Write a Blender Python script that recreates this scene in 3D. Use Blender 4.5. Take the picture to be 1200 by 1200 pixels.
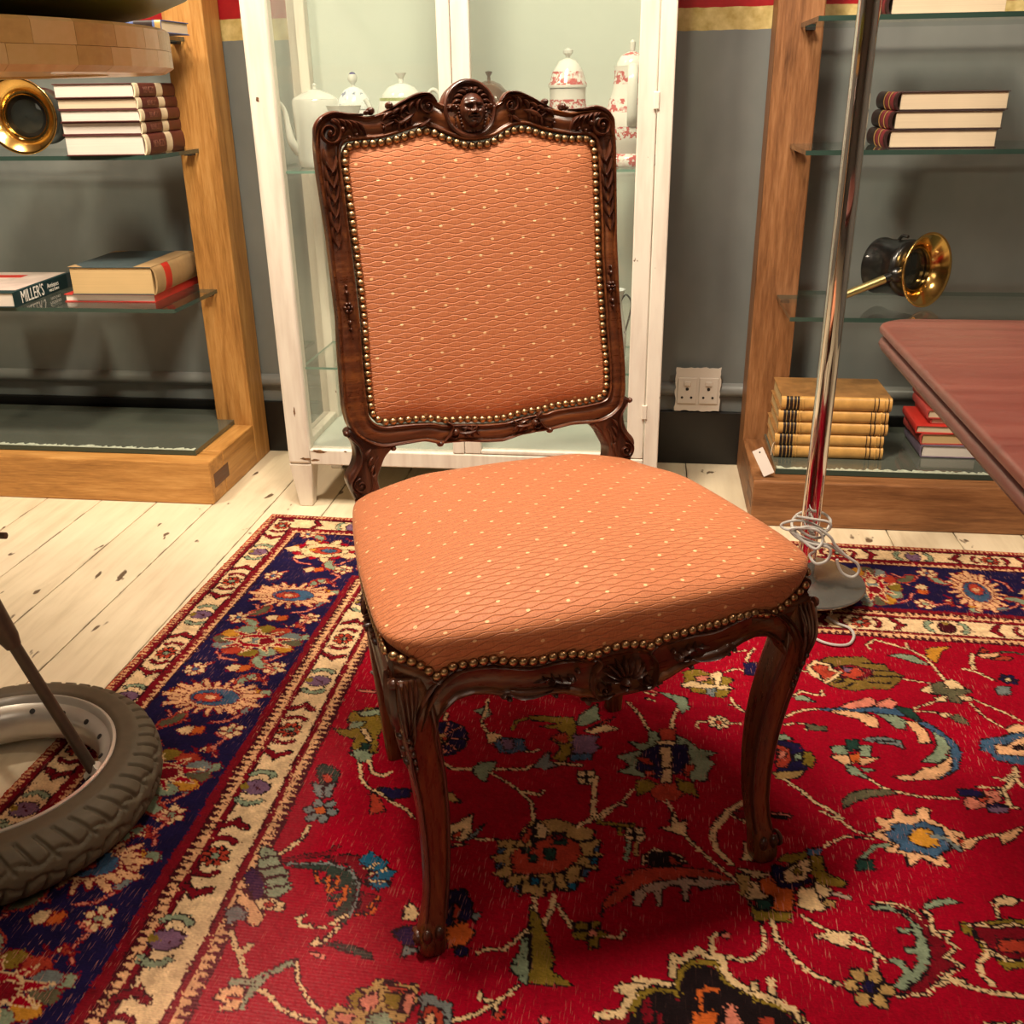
import bpy, bmesh, math, random
import numpy as np
from mathutils import Vector, Matrix

# ---------------------------------------------------------------- camera, world, lights, exposure
scene = bpy.context.scene
for o in list(bpy.data.objects):
    bpy.data.objects.remove(o)
COL = scene.collection
random.seed(4)
rng = np.random.default_rng(11)

def setup_camera():
    yaw, pitch, roll = (math.radians(a) for a in (-7.7, 23.2, -.9))
    f = Vector((math.sin(yaw)*math.cos(pitch), math.cos(yaw)*math.cos(pitch), -math.sin(pitch)))
    r0 = Vector((math.cos(yaw), -math.sin(yaw), 0)); u0 = r0.cross(f)
    r = r0*math.cos(roll)+u0*math.sin(roll); u = -r0*math.sin(roll)+u0*math.cos(roll)
    m = Matrix(((r.x, u.x, -f.x, 0), (r.y, u.y, -f.y, 0), (r.z, u.z, -f.z, 1.0), (0, 0, 0, 1)))
    cam = bpy.data.cameras.new('camera'); cam.sensor_width = 36; cam.lens = 36*1165/1200
    cam.clip_start = .05
    ob = bpy.data.objects.new('camera', cam); ob.matrix_world = m
    COL.objects.link(ob); scene.camera = ob
setup_camera()

w = bpy.data.worlds.new('world'); scene.world = w; w.use_nodes = True
w.node_tree.nodes['Background'].inputs[0].default_value = (1.0, .86, .70, 1)
w.node_tree.nodes['Background'].inputs[1].default_value = .25

def area(name, loc, size, power, col, target=None):
    l = bpy.data.lights.new(name, 'AREA'); l.shape = 'DISK'; l.size = size; l.energy = power; l.color = col
    o = bpy.data.objects.new(name, l); o.location = loc; COL.objects.link(o)
    if target is not None:
        o.rotation_euler = (Vector(target)-Vector(loc)).to_track_quat('-Z', 'Y').to_euler()
    return o
WARM = (1.0, .84, .64)
area('ceiling_lamp_or_fill', (-.55, 1.0, 2.55), .30, 24, WARM, (-.5, 1.9, .3))
area('ceiling_lamp_or_fill', (-1.75, 1.55, 2.55), .30, 24, WARM, (-1.3, 2.1, .2))
area('ceiling_lamp_or_fill', (1.3, 1.1, 2.55), .30, 9, WARM, (.9, 1.9, .3))
area('ceiling_lamp_or_fill', (-.25, 1.35, 2.55), .40, 26, (1.0, .87, .70), (-.35, 2.6, .7))
area('ceiling_lamp_or_fill', (-.3, -.9, 2.45), 1.6, 7, (1.0, .83, .66), (-.2, .8, .3))  # broad front fill added to lift the shade, not a lamp of the room
scene.view_settings.view_transform = 'Standard'
scene.view_settings.look = 'None'
scene.view_settings.gamma = 1
scene.view_settings.use_curve_mapping = False
scene.view_settings.exposure = .9

# ---------------------------------------------------------------- helpers
def hexc(h):
    h = h.lstrip('#'); c = [int(h[i:i+2], 16)/255 for i in (0, 2, 4)]
    return tuple(x/12.92 if x <= .04045 else ((x+.055)/1.055)**2.4 for x in c)

def tag(o, label=None, cat=None, group=None, kind=None):
    if label: o['label'] = label
    if cat: o['category'] = cat
    if group: o['group'] = group
    if kind: o['kind'] = kind
    return o

def thing(name, loc, label, cat, group=None, rz=0):
    o = bpy.data.objects.new(name, None); o.empty_display_size = .05
    COL.objects.link(o); o.location = loc; o.rotation_euler = (0, 0, rz)
    bpy.context.view_layer.update()
    return tag(o, label, cat, group)

class MB:
    """collects geometry, builds ONE mesh object"""
    def __init__(s): s.v = []; s.f = []; s.mi = []; s.m = 0
    def add(s, vs, fs):
        n = len(s.v); s.v += [tuple(p) for p in vs]
        for f in fs: s.f.append(tuple(i+n for i in f)); s.mi.append(s.m)
        return s
    def box(s, x0, x1, y0, y1, z0, z1, M=None):
        vs = [Vector(p) for p in ((x0,y0,z0),(x1,y0,z0),(x1,y1,z0),(x0,y1,z0),(x0,y0,z1),(x1,y0,z1),(x1,y1,z1),(x0,y1,z1))]
        if M is not None: vs = [M@p for p in vs]
        return s.add(vs, [(3,2,1,0),(4,5,6,7),(0,1,5,4),(1,2,6,5),(2,3,7,6),(3,0,4,7)])
    def rings(s, rings, cap=True, closed=False, wrap=True):
        n = len(rings[0]); b = len(s.v)
        for r in rings: s.v += [tuple(p) for p in r]
        R = len(rings); nn = n if wrap else n-1
        for i in range(R if closed else R-1):
            a = b+i*n; c = b+((i+1) % R)*n
            for j in range(nn):
                k = (j+1) % n
                s.f.append((a+j, a+k, c+k, c+j)); s.mi.append(s.m)
        if cap and not closed and wrap:
            s.f.append(tuple(b+j for j in reversed(range(n)))); s.mi.append(s.m)
            s.f.append(tuple(b+(R-1)*n+j for j in range(n))); s.mi.append(s.m)
        return s
    def lathe(s, prof, n=32, M=None, cap=True):
        rs = []
        for r, z in prof:
            ring = [Vector((r*math.cos(2*math.pi*k/n), r*math.sin(2*math.pi*k/n), z)) for k in range(n)]
            if M is not None: ring = [M@p for p in ring]
            rs.append(ring)
        return s.rings(rs, cap)
    def tube(s, pts, rad, n=8, cap=True, smooth=0, flat=None):
        P = [Vector(p) for p in pts]
        if not hasattr(rad, '__len__'): rad = [rad]*len(P)
        if smooth: P, rad = catmull(P, rad, smooth)
        T = []
        for i in range(len(P)):
            t = P[min(i+1, len(P)-1)]-P[max(i-1, 0)]; T.append(t.normalized() if t.length > 1e-9 else Vector((0, 0, 1)))
        up = Vector((0, 0, 1)) if abs(T[0].z) < .9 else Vector((1, 0, 0))
        N = (up-T[0]*up.dot(T[0])).normalized(); rs = []
        for i, p in enumerate(P):
            N = N-T[i]*N.dot(T[i]); N = N.normalized(); B = T[i].cross(N); r = rad[i]
            rs.append([p+N*math.cos(2*math.pi*k/n)*r+B*math.sin(2*math.pi*k/n)*r*(flat or 1) for k in range(n)])
        return s.rings(rs, cap)
    def ball(s, c, r, n=12, m=8, M=None):
        if not hasattr(r, '__len__'): r = (r, r, r)
        c = Vector(c); rs = []
        for i in range(m+1):
            a = -math.pi/2+math.pi*i/m; ca = max(math.cos(a), 1e-3)
            ring = [Vector((r[0]*ca*math.cos(2*math.pi*k/n), r[1]*ca*math.sin(2*math.pi*k/n), r[2]*math.sin(a))) for k in range(n)]
            rs.append([(M@p if M is not None else p)+c for p in ring])
        return s.rings(rs, True)
    def prism(s, poly, y0, y1, axis='y'):
        """poly in (x,z) extruded along y (or (x,y) extruded along z)"""
        n = len(poly)
        if axis == 'y': vs = [(x, y0, z) for x, z in poly]+[(x, y1, z) for x, z in poly]
        else: vs = [(x, y, y0) for x, y in poly]+[(x, y, y1) for x, y in poly]
        fs = [tuple(range(n)), tuple(range(2*n-1, n-1, -1))]+[(i, i+n, (i+1) % n+n, (i+1) % n) for i in range(n)]
        return s.add(vs, fs)
    def build(s, name, mats, parent=None, smooth=True, bevel=0, angle=40, world=False, uv=None):
        me = bpy.data.meshes.new(name)
        vs = s.v
        if world and parent is not None:
            L = parent.matrix_world.inverted() if parent.parent is None else parent.parent.matrix_world.inverted()
            vs = [tuple(L@Vector(p)) for p in vs]
        me.from_pydata(vs, [], s.f); me.update()
        if not isinstance(mats, (list, tuple)): mats = [mats]
        for m in mats: me.materials.append(m)
        if len(mats) > 1: me.polygons.foreach_set('material_index', s.mi)
        bm = bmesh.new(); bm.from_mesh(me)
        bmesh.ops.recalc_face_normals(bm, faces=bm.faces); bm.to_mesh(me); bm.free()
        if uv is not None:
            ul = me.uv_layers.new(name='UVMap'); li = np.zeros(len(me.loops), dtype=np.int32); me.loops.foreach_get('vertex_index', li)
            ul.data.foreach_set('uv', np.asarray(uv, dtype=np.float32)[li].ravel())
        o = bpy.data.objects.new(name, me); COL.objects.link(o)
        if parent is not None: o.parent = parent
        if smooth:
            me.polygons.foreach_set('use_smooth', [True]*len(me.polygons))
            if angle < 180:
                me.set_sharp_from_angle(angle=math.radians(angle))
        if bevel:
            b = o.modifiers.new('bevel', 'BEVEL'); b.width = bevel; b.segments = 2; b.limit_method = 'ANGLE'; b.angle_limit = math.radians(40)
        return o

def catmull(P, rad, k):
    out = []; ro = []; n = len(P)
    for i in range(n-1):
        p0, p1, p2, p3 = P[max(i-1, 0)], P[i], P[i+1], P[min(i+2, n-1)]
        for j in range(k):
            t = j/k
            out.append(.5*((2*p1)+(p2-p0)*t+(2*p0-5*p1+4*p2-p3)*t*t+(3*p1-p0-3*p2+p3)*t**3)); ro.append(rad[i]*(1-t)+rad[i+1]*t)
    out.append(P[-1]); ro.append(rad[-1]); return out, ro

def copy_obj(o, parent=None, loc=None, rot=None):
    c = o.copy(); COL.objects.link(c); c.parent = parent
    if loc is not None: c.location = loc
    if rot is not None: c.rotation_euler = rot
    return c

# ---- node maths
class NT:
    def __init__(s, name):
        s.mat = bpy.data.materials.new(name); s.mat.use_nodes = True; s.t = s.mat.node_tree
        s.b = s.t.nodes['Principled BSDF']; s.out = s.t.nodes['Material Output']
    def node(s, typ, **kw):
        n = s.t.nodes.new(typ)
        for k, v in kw.items(): setattr(n, k, v)
        return n
    def put(s, sock, v):
        if isinstance(v, X): s.t.links.new(v.s, sock)
        elif isinstance(v, bpy.types.NodeSocket): s.t.links.new(v, sock)
        elif hasattr(v, '__len__') and sock.type == 'RGBA' and len(v) == 3: sock.default_value = (*v, 1)
        else: sock.default_value = v
    def set(s, **kw):
        for k, v in kw.items(): s.put(s.b.inputs[k.replace('_', ' ')], v)
        return s
    def m(s, op, *a):
        n = s.node('ShaderNodeMath', operation=op)
        for i, v in enumerate(a): s.put(n.inputs[i], v)
        return X(s, n.outputs[0])
    def coord(s, k='Object'): return X(s, s.node('ShaderNodeTexCoord').outputs[k])
    def scale(s, vec, sc=(1, 1, 1), rot=(0, 0, 0), loc=(0, 0, 0)):
        n = s.node('ShaderNodeMapping'); s.put(n.inputs[0], vec); n.inputs['Scale'].default_value = sc; n.inputs['Rotation'].default_value = rot; n.inputs['Location'].default_value = loc
        return X(s, n.outputs[0])
    def xyz(s, vec):
        n = s.node('ShaderNodeSeparateXYZ'); s.put(n.inputs[0], vec); return [X(s, q) for q in n.outputs]
    def noise(s, vec, sc=5, det=3, rough=.5, dist=0):
        n = s.node('ShaderNodeTexNoise'); s.put(n.inputs['Vector'], vec); n.inputs['Scale'].default_value = sc; n.inputs['Detail'].default_value = det
        n.inputs['Roughness'].default_value = rough; n.inputs['Distortion'].default_value = dist
        return X(s, n.outputs[0])
    def vor(s, vec, sc=5, feat='F1'):
        n = s.node('ShaderNodeTexVoronoi', feature=feat); s.put(n.inputs['Vector'], vec); n.inputs['Scale'].default_value = sc; return X(s, n.outputs['Distance'])
    def ramp(s, f, stops, const=False):
        n = s.node('ShaderNodeValToRGB'); s.put(n.inputs[0], f); e = n.color_ramp.elements
        if const: n.color_ramp.interpolation = 'CONSTANT'
        while len(e) < len(stops): e.new(.5)
        for q, (p, c) in zip(e, stops): q.position = p; q.color = (*c, 1) if hasattr(c, '__len__') else (c, c, c, 1)
        return X(s, n.outputs[0])
    def mix(s, f, a, b):
        n = s.node('ShaderNodeMix', data_type='RGBA'); s.put(n.inputs[0], f); s.put(n.inputs[6], a); s.put(n.inputs[7], b); return X(s, n.outputs[2])
    def bump(s, h, st=.3, d=.001):
        n = s.node('ShaderNodeBump'); s.put(n.inputs['Height'], h); n.inputs['Strength'].default_value = st; n.inputs['Distance'].default_value = d
        s.t.links.new(n.outputs[0], s.b.inputs['Normal']); return s
    def rand(s): return X(s, s.node('ShaderNodeObjectInfo').outputs['Random'])
class X:
    def __init__(s, n, sock): s.n = n; s.s = sock
    def __add__(s, o): return s.n.m('ADD', s, o)
    def __sub__(s, o): return s.n.m('SUBTRACT', s, o)
    def __mul__(s, o): return s.n.m('MULTIPLY', s, o)
    def __truediv__(s, o): return s.n.m('DIVIDE', s, o)
    def __lt__(s, o): return s.n.m('LESS_THAN', s, o)
    def __gt__(s, o): return s.n.m('GREATER_THAN', s, o)
    def __abs__(s): return s.n.m('ABSOLUTE', s)

# ---------------------------------------------------------------- materials
def wood(name, c1, c2, c3, axis='z', rough=.45, sc=1.0, grain=.35, coat=0):
    n = NT(name); st = {'x': (1.2, 14, 14), 'y': (14, 1.2, 14), 'z': (14, 14, 1.2)}[axis]
    v = n.scale(n.coord(), tuple(q*sc for q in st))
    a = n.noise(v, 1.6, 4, .6, .6); b = n.noise(v, 9, 3, .65)
    col = n.ramp(a*.62+b*.38, [(.30, c1), (.5, c2), (.70, c3)])
    n.set(Base_Color=col, Roughness=n.ramp(b, [(.3, rough-.08), (.7, rough+.1)]), Coat_Weight=coat, Coat_Roughness=.15)
    n.bump(b, grain, .0012); return n.mat
def plain(name, col, rough=.5, metal=0, var=.0, vs=30, bump=0, coat=0, spec=.5):
    n = NT(name)
    c = col
    if var:
        f = n.noise(n.coord(), vs, 3); c = n.mix(f, tuple(q*(1-var) for q in col), tuple(min(1, q*(1+var)) for q in col))
        if bump: n.bump(f, bump, .001)
    n.set(Base_Color=c, Roughness=rough, Metallic=metal, Coat_Weight=coat); n.b.inputs['Specular IOR Level'].default_value = spec
    return n.mat
def thin_glass(name, tint, rough=.02, refl=1.0, haze=0.0):
    n = NT(name); t = n.t
    tr = n.node('ShaderNodeBsdfTransparent'); tr.inputs[0].default_value = (*tint, 1)
    gl = n.node('ShaderNodeBsdfGlossy'); gl.inputs['Roughness'].default_value = rough; gl.inputs[0].default_value = (refl, refl, refl, 1)
    fr = n.node('ShaderNodeFresnel'); ge = n.node('ShaderNodeNewGeometry'); n.put(fr.inputs[0], n.m('ADD', n.m('MULTIPLY', X(n, ge.outputs['Backfacing']), 1/1.5-1.5), 1.5))
    mx = n.node('ShaderNodeMixShader'); t.links.new(fr.outputs[0], mx.inputs[0]); t.links.new(tr.outputs[0], mx.inputs[1]); t.links.new(gl.outputs[0], mx.inputs[2])
    out = mx
    if haze:
        df = n.node('ShaderNodeBsdfDiffuse'); df.inputs[0].default_value = (.75, .8, .75, 1)
        m2 = n.node('ShaderNodeMixShader'); m2.inputs[0].default_value = haze
        t.links.new(mx.outputs[0], m2.inputs[1]); t.links.new(df.outputs[0], m2.inputs[2]); out = m2
    t.links.new(out.outputs[0], n.out.inputs[0]); return n.mat

M = {}
M['walnut'] = wood('carved_walnut', (.015, .0042, .0026), (.056, .0148, .0070), (.130, .038, .015), 'z', .34, 1.6, .12, .25)
M['walnut_x'] = wood('carved_walnut_rail', (.022, .0058, .0025), (.092, .024, .008), (.225, .072, .018), 'x', .32, 1.6, .12, .3)
OC = ((.24, .100, .020), (.46, .215, .052), (.62, .335, .105))
M['walnut_leg'] = wood('walnut_leg', (.030, .0085, .0030), (.105, .030, .0085), (.235, .078, .020), 'z', .30, 1.6, .10, .35)
M['oak_z'] = wood('oak_upright', *OC, 'z', .5, 1.7, .5)
M['oak_x'] = wood('oak_beam', *OC, 'x', .5, 1.7, .5)
M['oak_y'] = wood('oak_side_beam', *OC, 'y', .5, 1.7, .5)
OD = ((.10, .036, .011), (.24, .098, .034), (.38, .175, .070))  # browner oak tint, deepened too for the weaker light on the right
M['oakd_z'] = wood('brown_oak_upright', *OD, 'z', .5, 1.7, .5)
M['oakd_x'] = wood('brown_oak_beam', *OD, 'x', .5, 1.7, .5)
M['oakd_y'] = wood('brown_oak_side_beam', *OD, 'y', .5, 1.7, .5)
M['tenon'] = wood('tenon_wood', (.06, .02, .008), (.12, .045, .018), (.17, .07, .03), 'y', .5, 1.5, .3)
M['mahog'] = wood('mahogany_top', (.075, .022, .016), (.118, .036, .026), (.160, .054, .038), 'x', .36, .55, .05, .1)
M['mahog_edge'] = wood('mahogany_edge', (.05, .016, .012), (.10, .035, .028), (.16, .06, .045), 'y', .4, .8, .1, .1)
M['brassnail'] = plain('antique_brass', (.46, .29, .15), .36, 1, .4, 60)
M['brass'] = plain('polished_brass', (.78, .50, .16), .16, 1, .12, 20)
M['brass_pale'] = plain('brass_handle', (.66, .56, .26), .35, 1, .15, 40)
M['chrome'] = plain('chrome', (.80, .78, .76), .06, 1)
M['chrome_dull'] = plain('chrome_plate', (.36, .35, .33), .24, .85, .25, 25)
M['blackgloss'] = plain('black_enamel', (.006, .006, .006), .28, 0, 0, 1, 0, .35)
M['black'] = plain('black_part', (.012, .011, .010), .5)
M['lens'] = plain('dark_lens', (.04, .045, .04), .06, .6)
M['glass'] = thin_glass('clear_glass', (.95, .975, .96), .03)
M['glass_case'] = thin_glass('cabinet_glass', (.965, .98, .96), .05, .9, .035)
M['glass_edge'] = plain('green_glass_edge', (.030, .060, .048), .1, 0, 0, 1, 0, .5)
M['glass_edge_light'] = plain('pale_glass_edge', (.16, .30, .24), .1, 0, 0, 1, 0, .5)
M['porcelain'] = plain('white_porcelain', (.66, .67, .62), .12, 0, 0, 1, 0, .4)
M['lampcord'] = plain('grey_cord', (.42, .40, .37), .45)
M['plastic'] = plain('white_plastic', (.72, .64, .56), .35)
M['tagpaper'] = plain('white_card', (.80, .72, .66), .6)
M['string'] = plain('tag_string', (.55, .42, .30), .8)
M['ceramic_brown'] = plain('brown_glaze', (.075, .035, .015), .2, 0, .4, 30, 0, .5)
M['greenbowl'] = plain('dark_green_glaze', (.17, .20, .035), .4, 0, .15, 10)
M['dark_steel'] = plain('worn_steel', (.115, .085, .062), .45, .55, .4, 40, .2)
M['wire_black'] = plain('black_wire', (.02, .02, .02), .3)

def mat_paint():
    n = NT('chipped_white_paint'); c = n.coord()
    st = n.noise(n.scale(c, (30, 30, 4)), 1.5, 3)
    base = n.ramp(st, [(.3, (.66, .58, .50)), (.6, (.78, .72, .63))])
    ch = n.noise(n.scale(c, (1, 1, .7)), 34, 4, .6)
    mask = n.ramp(ch, [(.715, 0.), (.735, 1.)])
    n.set(Base_Color=n.mix(mask, base, (.10, .045, .02)), Roughness=.42); n.bump(ch*(-1)+st*.3, .15, .001); return n.mat
M['paint'] = mat_paint()
def mat_chip():
    n = NT('bare_wood_chip'); c = n.noise(n.coord(), 200, 3)
    n.set(Base_Color=n.ramp(c, [(.3, (.05, .02, .01)), (.7, (.30, .15, .06))]), Roughness=.8); return n.mat
M['chip'] = mat_chip()
M['caseback'] = plain('cabinet_back_board', (.53, .565, .515), .6, 0, .05, 3)

def mat_wall():
    n = NT('painted_wall'); c = n.coord(); x, y, z = n.xyz(c)
    f = n.noise(n.scale(c, (1, 1, .6)), 3.5, 4, .6); f2 = n.noise(c, 40, 3)
    grey = n.ramp(f, [(.3, (.145, .157, .153)), (.7, (.215, .228, .218))])
    gold = n.ramp(n.noise(c, 45, 4), [(.3, (.42, .30, .09)), (.7, (.68, .54, .24))])
    red = n.ramp(f2, [(.3, (.30, .006, .010)), (.7, (.38, .010, .014))])
    k = n.noise(n.scale(c, (30, 1, 1)), 1, 2)*.006
    z2 = z+k
    col = n.mix(z2 > 1.120, grey, gold); col = n.mix(z2 > 1.170, col, red); 
    n.set(Base_Color=col, Roughness=n.m('ADD', n.m('MULTIPLY', z2 > 1.12, -.1), .48)); n.bump(f2+f, .12, .002); return n.mat
M['wall'] = mat_wall()
M['wallgrey'] = plain('grey_trim_paint', (.20, .205, .196), .35, 0, .1, 20)
M['skirt'] = plain('black_skirting', (.006, .0058, .0056), .35, 0, .3, 15)
M['room'] = plain('room_plaster', (.16, .15, .135), .8)
M['ceilingm'] = plain('ceiling_paint', (.45, .42, .38), .8)

def mat_plank():
    n = NT('whitewashed_plank'); c = n.coord(); r = n.rand()
    cv = n.node('ShaderNodeCombineXYZ'); n.put(cv.inputs[0], r*7.3); n.put(cv.inputs[1], r*19.1); 
    va = n.node('ShaderNodeVectorMath', operation='ADD'); n.put(va.inputs[0], c); n.t.links.new(cv.outputs[0], va.inputs[1]); v = X(n, va.outputs[0])
    g = n.noise(n.scale(v, (26, 2.4, 1)), 1.4, 5, .62, .4); big = n.noise(v, 2.6, 4, .6)
    base = n.ramp(g*.5+big*.5, [(.30, (.56, .455, .30)), (.5, (.72, .61, .43)), (.7, (.80, .70, .51))])
    base = n.mix(n.ramp(n.noise(v, 1.3, 3), [(.5, 0.), (.75, .35)]), base, (.60, .42, .30))
    ch = n.noise(n.scale(v, (1.0, .42, 1)), 21, 3, .5, .3); mask = n.ramp(ch, [(.672, 0.), (.700, 1.)])
    ed = abs(n.xyz(c)[0]); edge = n.ramp(ed, [(.0735, 0.), (.0768, 1.)])
    em = n.m('MULTIPLY', edge, n.ramp(n.noise(n.scale(v, (3, 1, 1)), 12, 3), [(.48, 0.), (.60, 1.)]))
    m2 = n.m('MAXIMUM', mask, em)
    n.set(Base_Color=n.mix(m2, base, (.13, .085, .05)), Roughness=n.ramp(big, [(.3, .38), (.7, .6)])); n.bump(g-m2*.8, .25, .0015); return n.mat
M['plank'] = mat_plank()

def mat_fabric():
    n = NT('terracotta_diamond_weave'); uv = n.coord('UV'); u, v, _ = n.xyz(uv)
    amp = .00125; L = .029; S = .0062
    s = n.m('SINE', u*(2*math.pi/L))*amp
    f1 = n.m('FRACT', (v+s)/(2*S)); f2 = n.m('FRACT', (v-s)/(2*S)+.5)
    d = n.m('MINIMUM', abs(f1-.5), abs(f2-.5)); line = n.ramp(d, [(.0, 1.), (.075, 0.)])
    j = n.m('ROUND', v/.0215); uu = u-j*.0195; i = n.m('ROUND', uu/.047)
    du = abs(uu-i*.047)/.0026; dv = abs(v-j*.0215)/.0019
    dot = (n.m('POWER', du, 2)+n.m('POWER', dv, 2)) < .85
    wv = n.noise(n.scale(uv, (1, .12, 1)), 900, 2); wu = n.noise(n.scale(uv, (.12, 1, 1)), 900, 2)
    base = n.ramp(wv*.5+wu*.5, [(.35, (.400, .120, .044)), (.65, (.585, .204, .080))])
    col = n.mix(n.m('MULTIPLY', line, .22), base, (.30, .060, .020)); col = n.mix(dot, col, (.80, .52, .26))
    n.set(Base_Color=col, Roughness=.62, Sheen_Weight=.25, Sheen_Roughness=.4)
    n.b.inputs['Sheen Tint'].default_value = (1, .6, .4, 1)
    n.bump(wv*.25+wu*.25-line*1.7+dot*.6, .65, .0009); return n.mat
M['fabric'] = mat_fabric()

def mat_rug():
    n = NT('wool_knots'); a = n.node('ShaderNodeVertexColor'); a.layer_name = 'Col'; c = n.coord()
    f = n.noise(n.scale(c, (120, 700, 1)), 1, 2); g = n.noise(c, 3.2, 4, .6); st = n.noise(n.scale(c, (420, 40, 1)), 1, 2, .5)
    hs = n.node('ShaderNodeHueSaturation'); n.t.links.new(a.outputs[0], hs.inputs['Color']); n.put(hs.inputs['Value'], f*.50+g*.5+.34)
    worn = n.m('MULTIPLY', n.ramp(st, [(.60, 0.), (.68, .5)]), n.ramp(g, [(.45, .05), (.62, 1.)]))
    n.set(Base_Color=n.mix(worn, X(n, hs.outputs[0]), (.50, .20, .15)), Roughness=.95); n.b.inputs['Specular IOR Level'].default_value = .08
    n.bump(f, .5, .0015); return n.mat
M['rug'] = mat_rug()

def mat_pages(name, c, axis='z'):
    n = NT(name); v = n.scale(n.coord(), {'z': (4, 4, 900), 'x': (900, 4, 4)}[axis]); f = n.noise(v, 1, 2); g = n.noise(n.coord(), 9, 2)
    n.set(Base_Color=n.mix(f*.55+g*.4, tuple(q*.62 for q in c), tuple(min(1, q*1.08) for q in c)), Roughness=.8); n.bump(f, .3, .0006); return n.mat
M['pages'] = mat_pages('cream_page_block', (.74, .60, .42))
M['pages_w'] = mat_pages('white_page_block', (.82, .74, .66))
M['pages_t'] = mat_pages('aged_page_block', (.68, .47, .22))
def leather(name, c, rough=.42, var=.35, vs=40): return plain(name, c, rough, 0, var, vs, .25)
M['cream_cloth'] = leather('cream_book_cloth', (.66, .55, .38)); M['maroon'] = leather('maroon_book_leather', (.075, .010, .010)); M['dkmaroon'] = leather('dark_book_leather', (.030, .010, .009))
M['gold_leather'] = leather('tan_gilt_leather', (.60, .33, .095), .34, .45, 35); M['tan_board'] = leather('marbled_tan_board', (.30, .145, .045), .5, .7, 28)
M['blackleather'] = leather('black_label_leather', (.020, .010, .008)); M['gilt'] = plain('gilt_line', (.75, .48, .16), .35, .6)
M['tealcover'] = leather('dark_teal_cover', (.006, .030, .034)); M['greycover'] = leather('slate_blue_cloth', (.040, .062, .068), .6); M['kraft'] = leather('buff_book_cloth', (.36, .23, .105), .6, .2)
M['redcover'] = leather('red_book_cloth', (.52, .030, .020), .45, .15); M['redlabel'] = plain('red_spine_label', (.50, .025, .015), .5); M['bluecover'] = leather('blue_patterned_cloth', (.06, .10, .26), .5, .6, 60)
M['rosecover'] = leather('rose_red_cloth', (.42, .055, .045), .5, .2); M['violetcover'] = leather('mauve_grey_jacket', (.16, .12, .17), .45, .6, 30); M['lettering'] = plain('white_lettering', (.85, .82, .76), .5)
M['rust_spine'] = leather('dark_green_label', (.022, .020, .014))
# ---------------------------------------------------------------- the setting
def struct(name, mb, mat, **k):
    o = mb.build(name, mat, smooth=False, **k); o['kind'] = 'structure'; return o
struct('wall_back', MB().box(-3.4, 2.7, 2.72, 2.82, 0, 2.7), M['wall'])
struct('wall_left', MB().box(-3.5, -3.4, -2.8, 2.82, 0, 2.7), M['room'])
struct('wall_right', MB().box(2.7, 2.8, -2.8, 2.82, 0, 2.7), M['room'])
struct('wall_front', MB().box(-3.5, 2.8, -2.9, -2.8, 0, 2.7), M['room'])
struct('ceiling', MB().box(-3.5, 2.8, -2.9, 2.82, 2.7, 2.8), M['ceilingm'])
struct('baseboard_back', MB().box(-3.4, 2.7, 2.708, 2.72, 0, .155), M['skirt'], bevel=.003)
mb = MB(); prof = [(0, .198), (-.010, .200), (-.017, .208), (-.019, .217), (-.015, .227), (-.006, .234), (0, .236)]
mb.rings([[Vector((x, 2.72+a, b)) for a, b in prof] for x in (-3.4, 2.7)])
t = mb.build('trim_1', M['wallgrey']); t['kind'] = 'structure'
# floor: every plank its own board
floor = MB().box(-3.5, 2.8, -2.9, 2.82, -.06, -.021).build('floor', M['black'], smooth=False); floor['kind'] = 'structure'
W = .155; meshes = {}
def plank_mesh(width, length):
    h = width/2-.0011
    return MB().box(-h, h, -length/2, length/2, -.021, 0)
xs = []; x = -1.103
while x > -3.3: x -= W
while x < 2.6: xs.append(x); x += W
for i, x in enumerate(xs):
    cuts = [-2.8]+sorted(rng.uniform(-2.2, .6, 2).tolist())+[2.72]
    if x < -1.75 or x > 1.2: cuts = [-2.8, 2.72]
    for a, b in zip(cuts, cuts[1:]):
        key = round(b-a, 4)
        p = plank_mesh(W, b-a).build('plank', M['plank'], floor, smooth=False, bevel=.0012)
        p.location = (x+W/2, (a+b)/2, 0)

# wall socket
sk = thing('wall_socket', (.158, 2.72, .2225), 'white double wall socket with paint-ragged edges above the black skirting', 'socket')
mb = MB(); ou = []; 
for i in range(60):
    a = i/60*4; s = int(a); f = a-s; j = rng.uniform(-.0022, .0022)
    x, z = [(-.061+.122*f, -.061+j), (.061+j, -.061+.122*f), (.061-.122*f, .061+j), (-.061+j, .061-.122*f)][s]
    ou.append((x, z))
mb.prism(ou, -.024, -.0195); mb.build('back_plate', M['plastic'], sk, smooth=False)
for s in (-1, 1):
    o = MB().box(s*.029-.026, s*.029+.026, -.028, -.0241, -.040, .034).build('socket_face', M['plastic'], sk, smooth=False, bevel=.002)
    MB().box(s*.029-.009+s*0, s*.029+.009, -.0325, -.0281, .012, .024).build('rocker_switch', M['plastic'], o, smooth=False, bevel=.0015)
    mb = MB(); R90 = Matrix.Rotation(math.pi/2, 4, 'X')
    for hx, hz, r in ((0, .002, .0045), (-.013, -.022, .0034), (.012, -.022, .0034)):
        mb.lathe([(r, 0), (r, .0008)], 12, Matrix.Translation((s*.029+hx, -.0280, hz))@R90)
    mb.build('pin_holes', M['black'], o)

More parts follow.
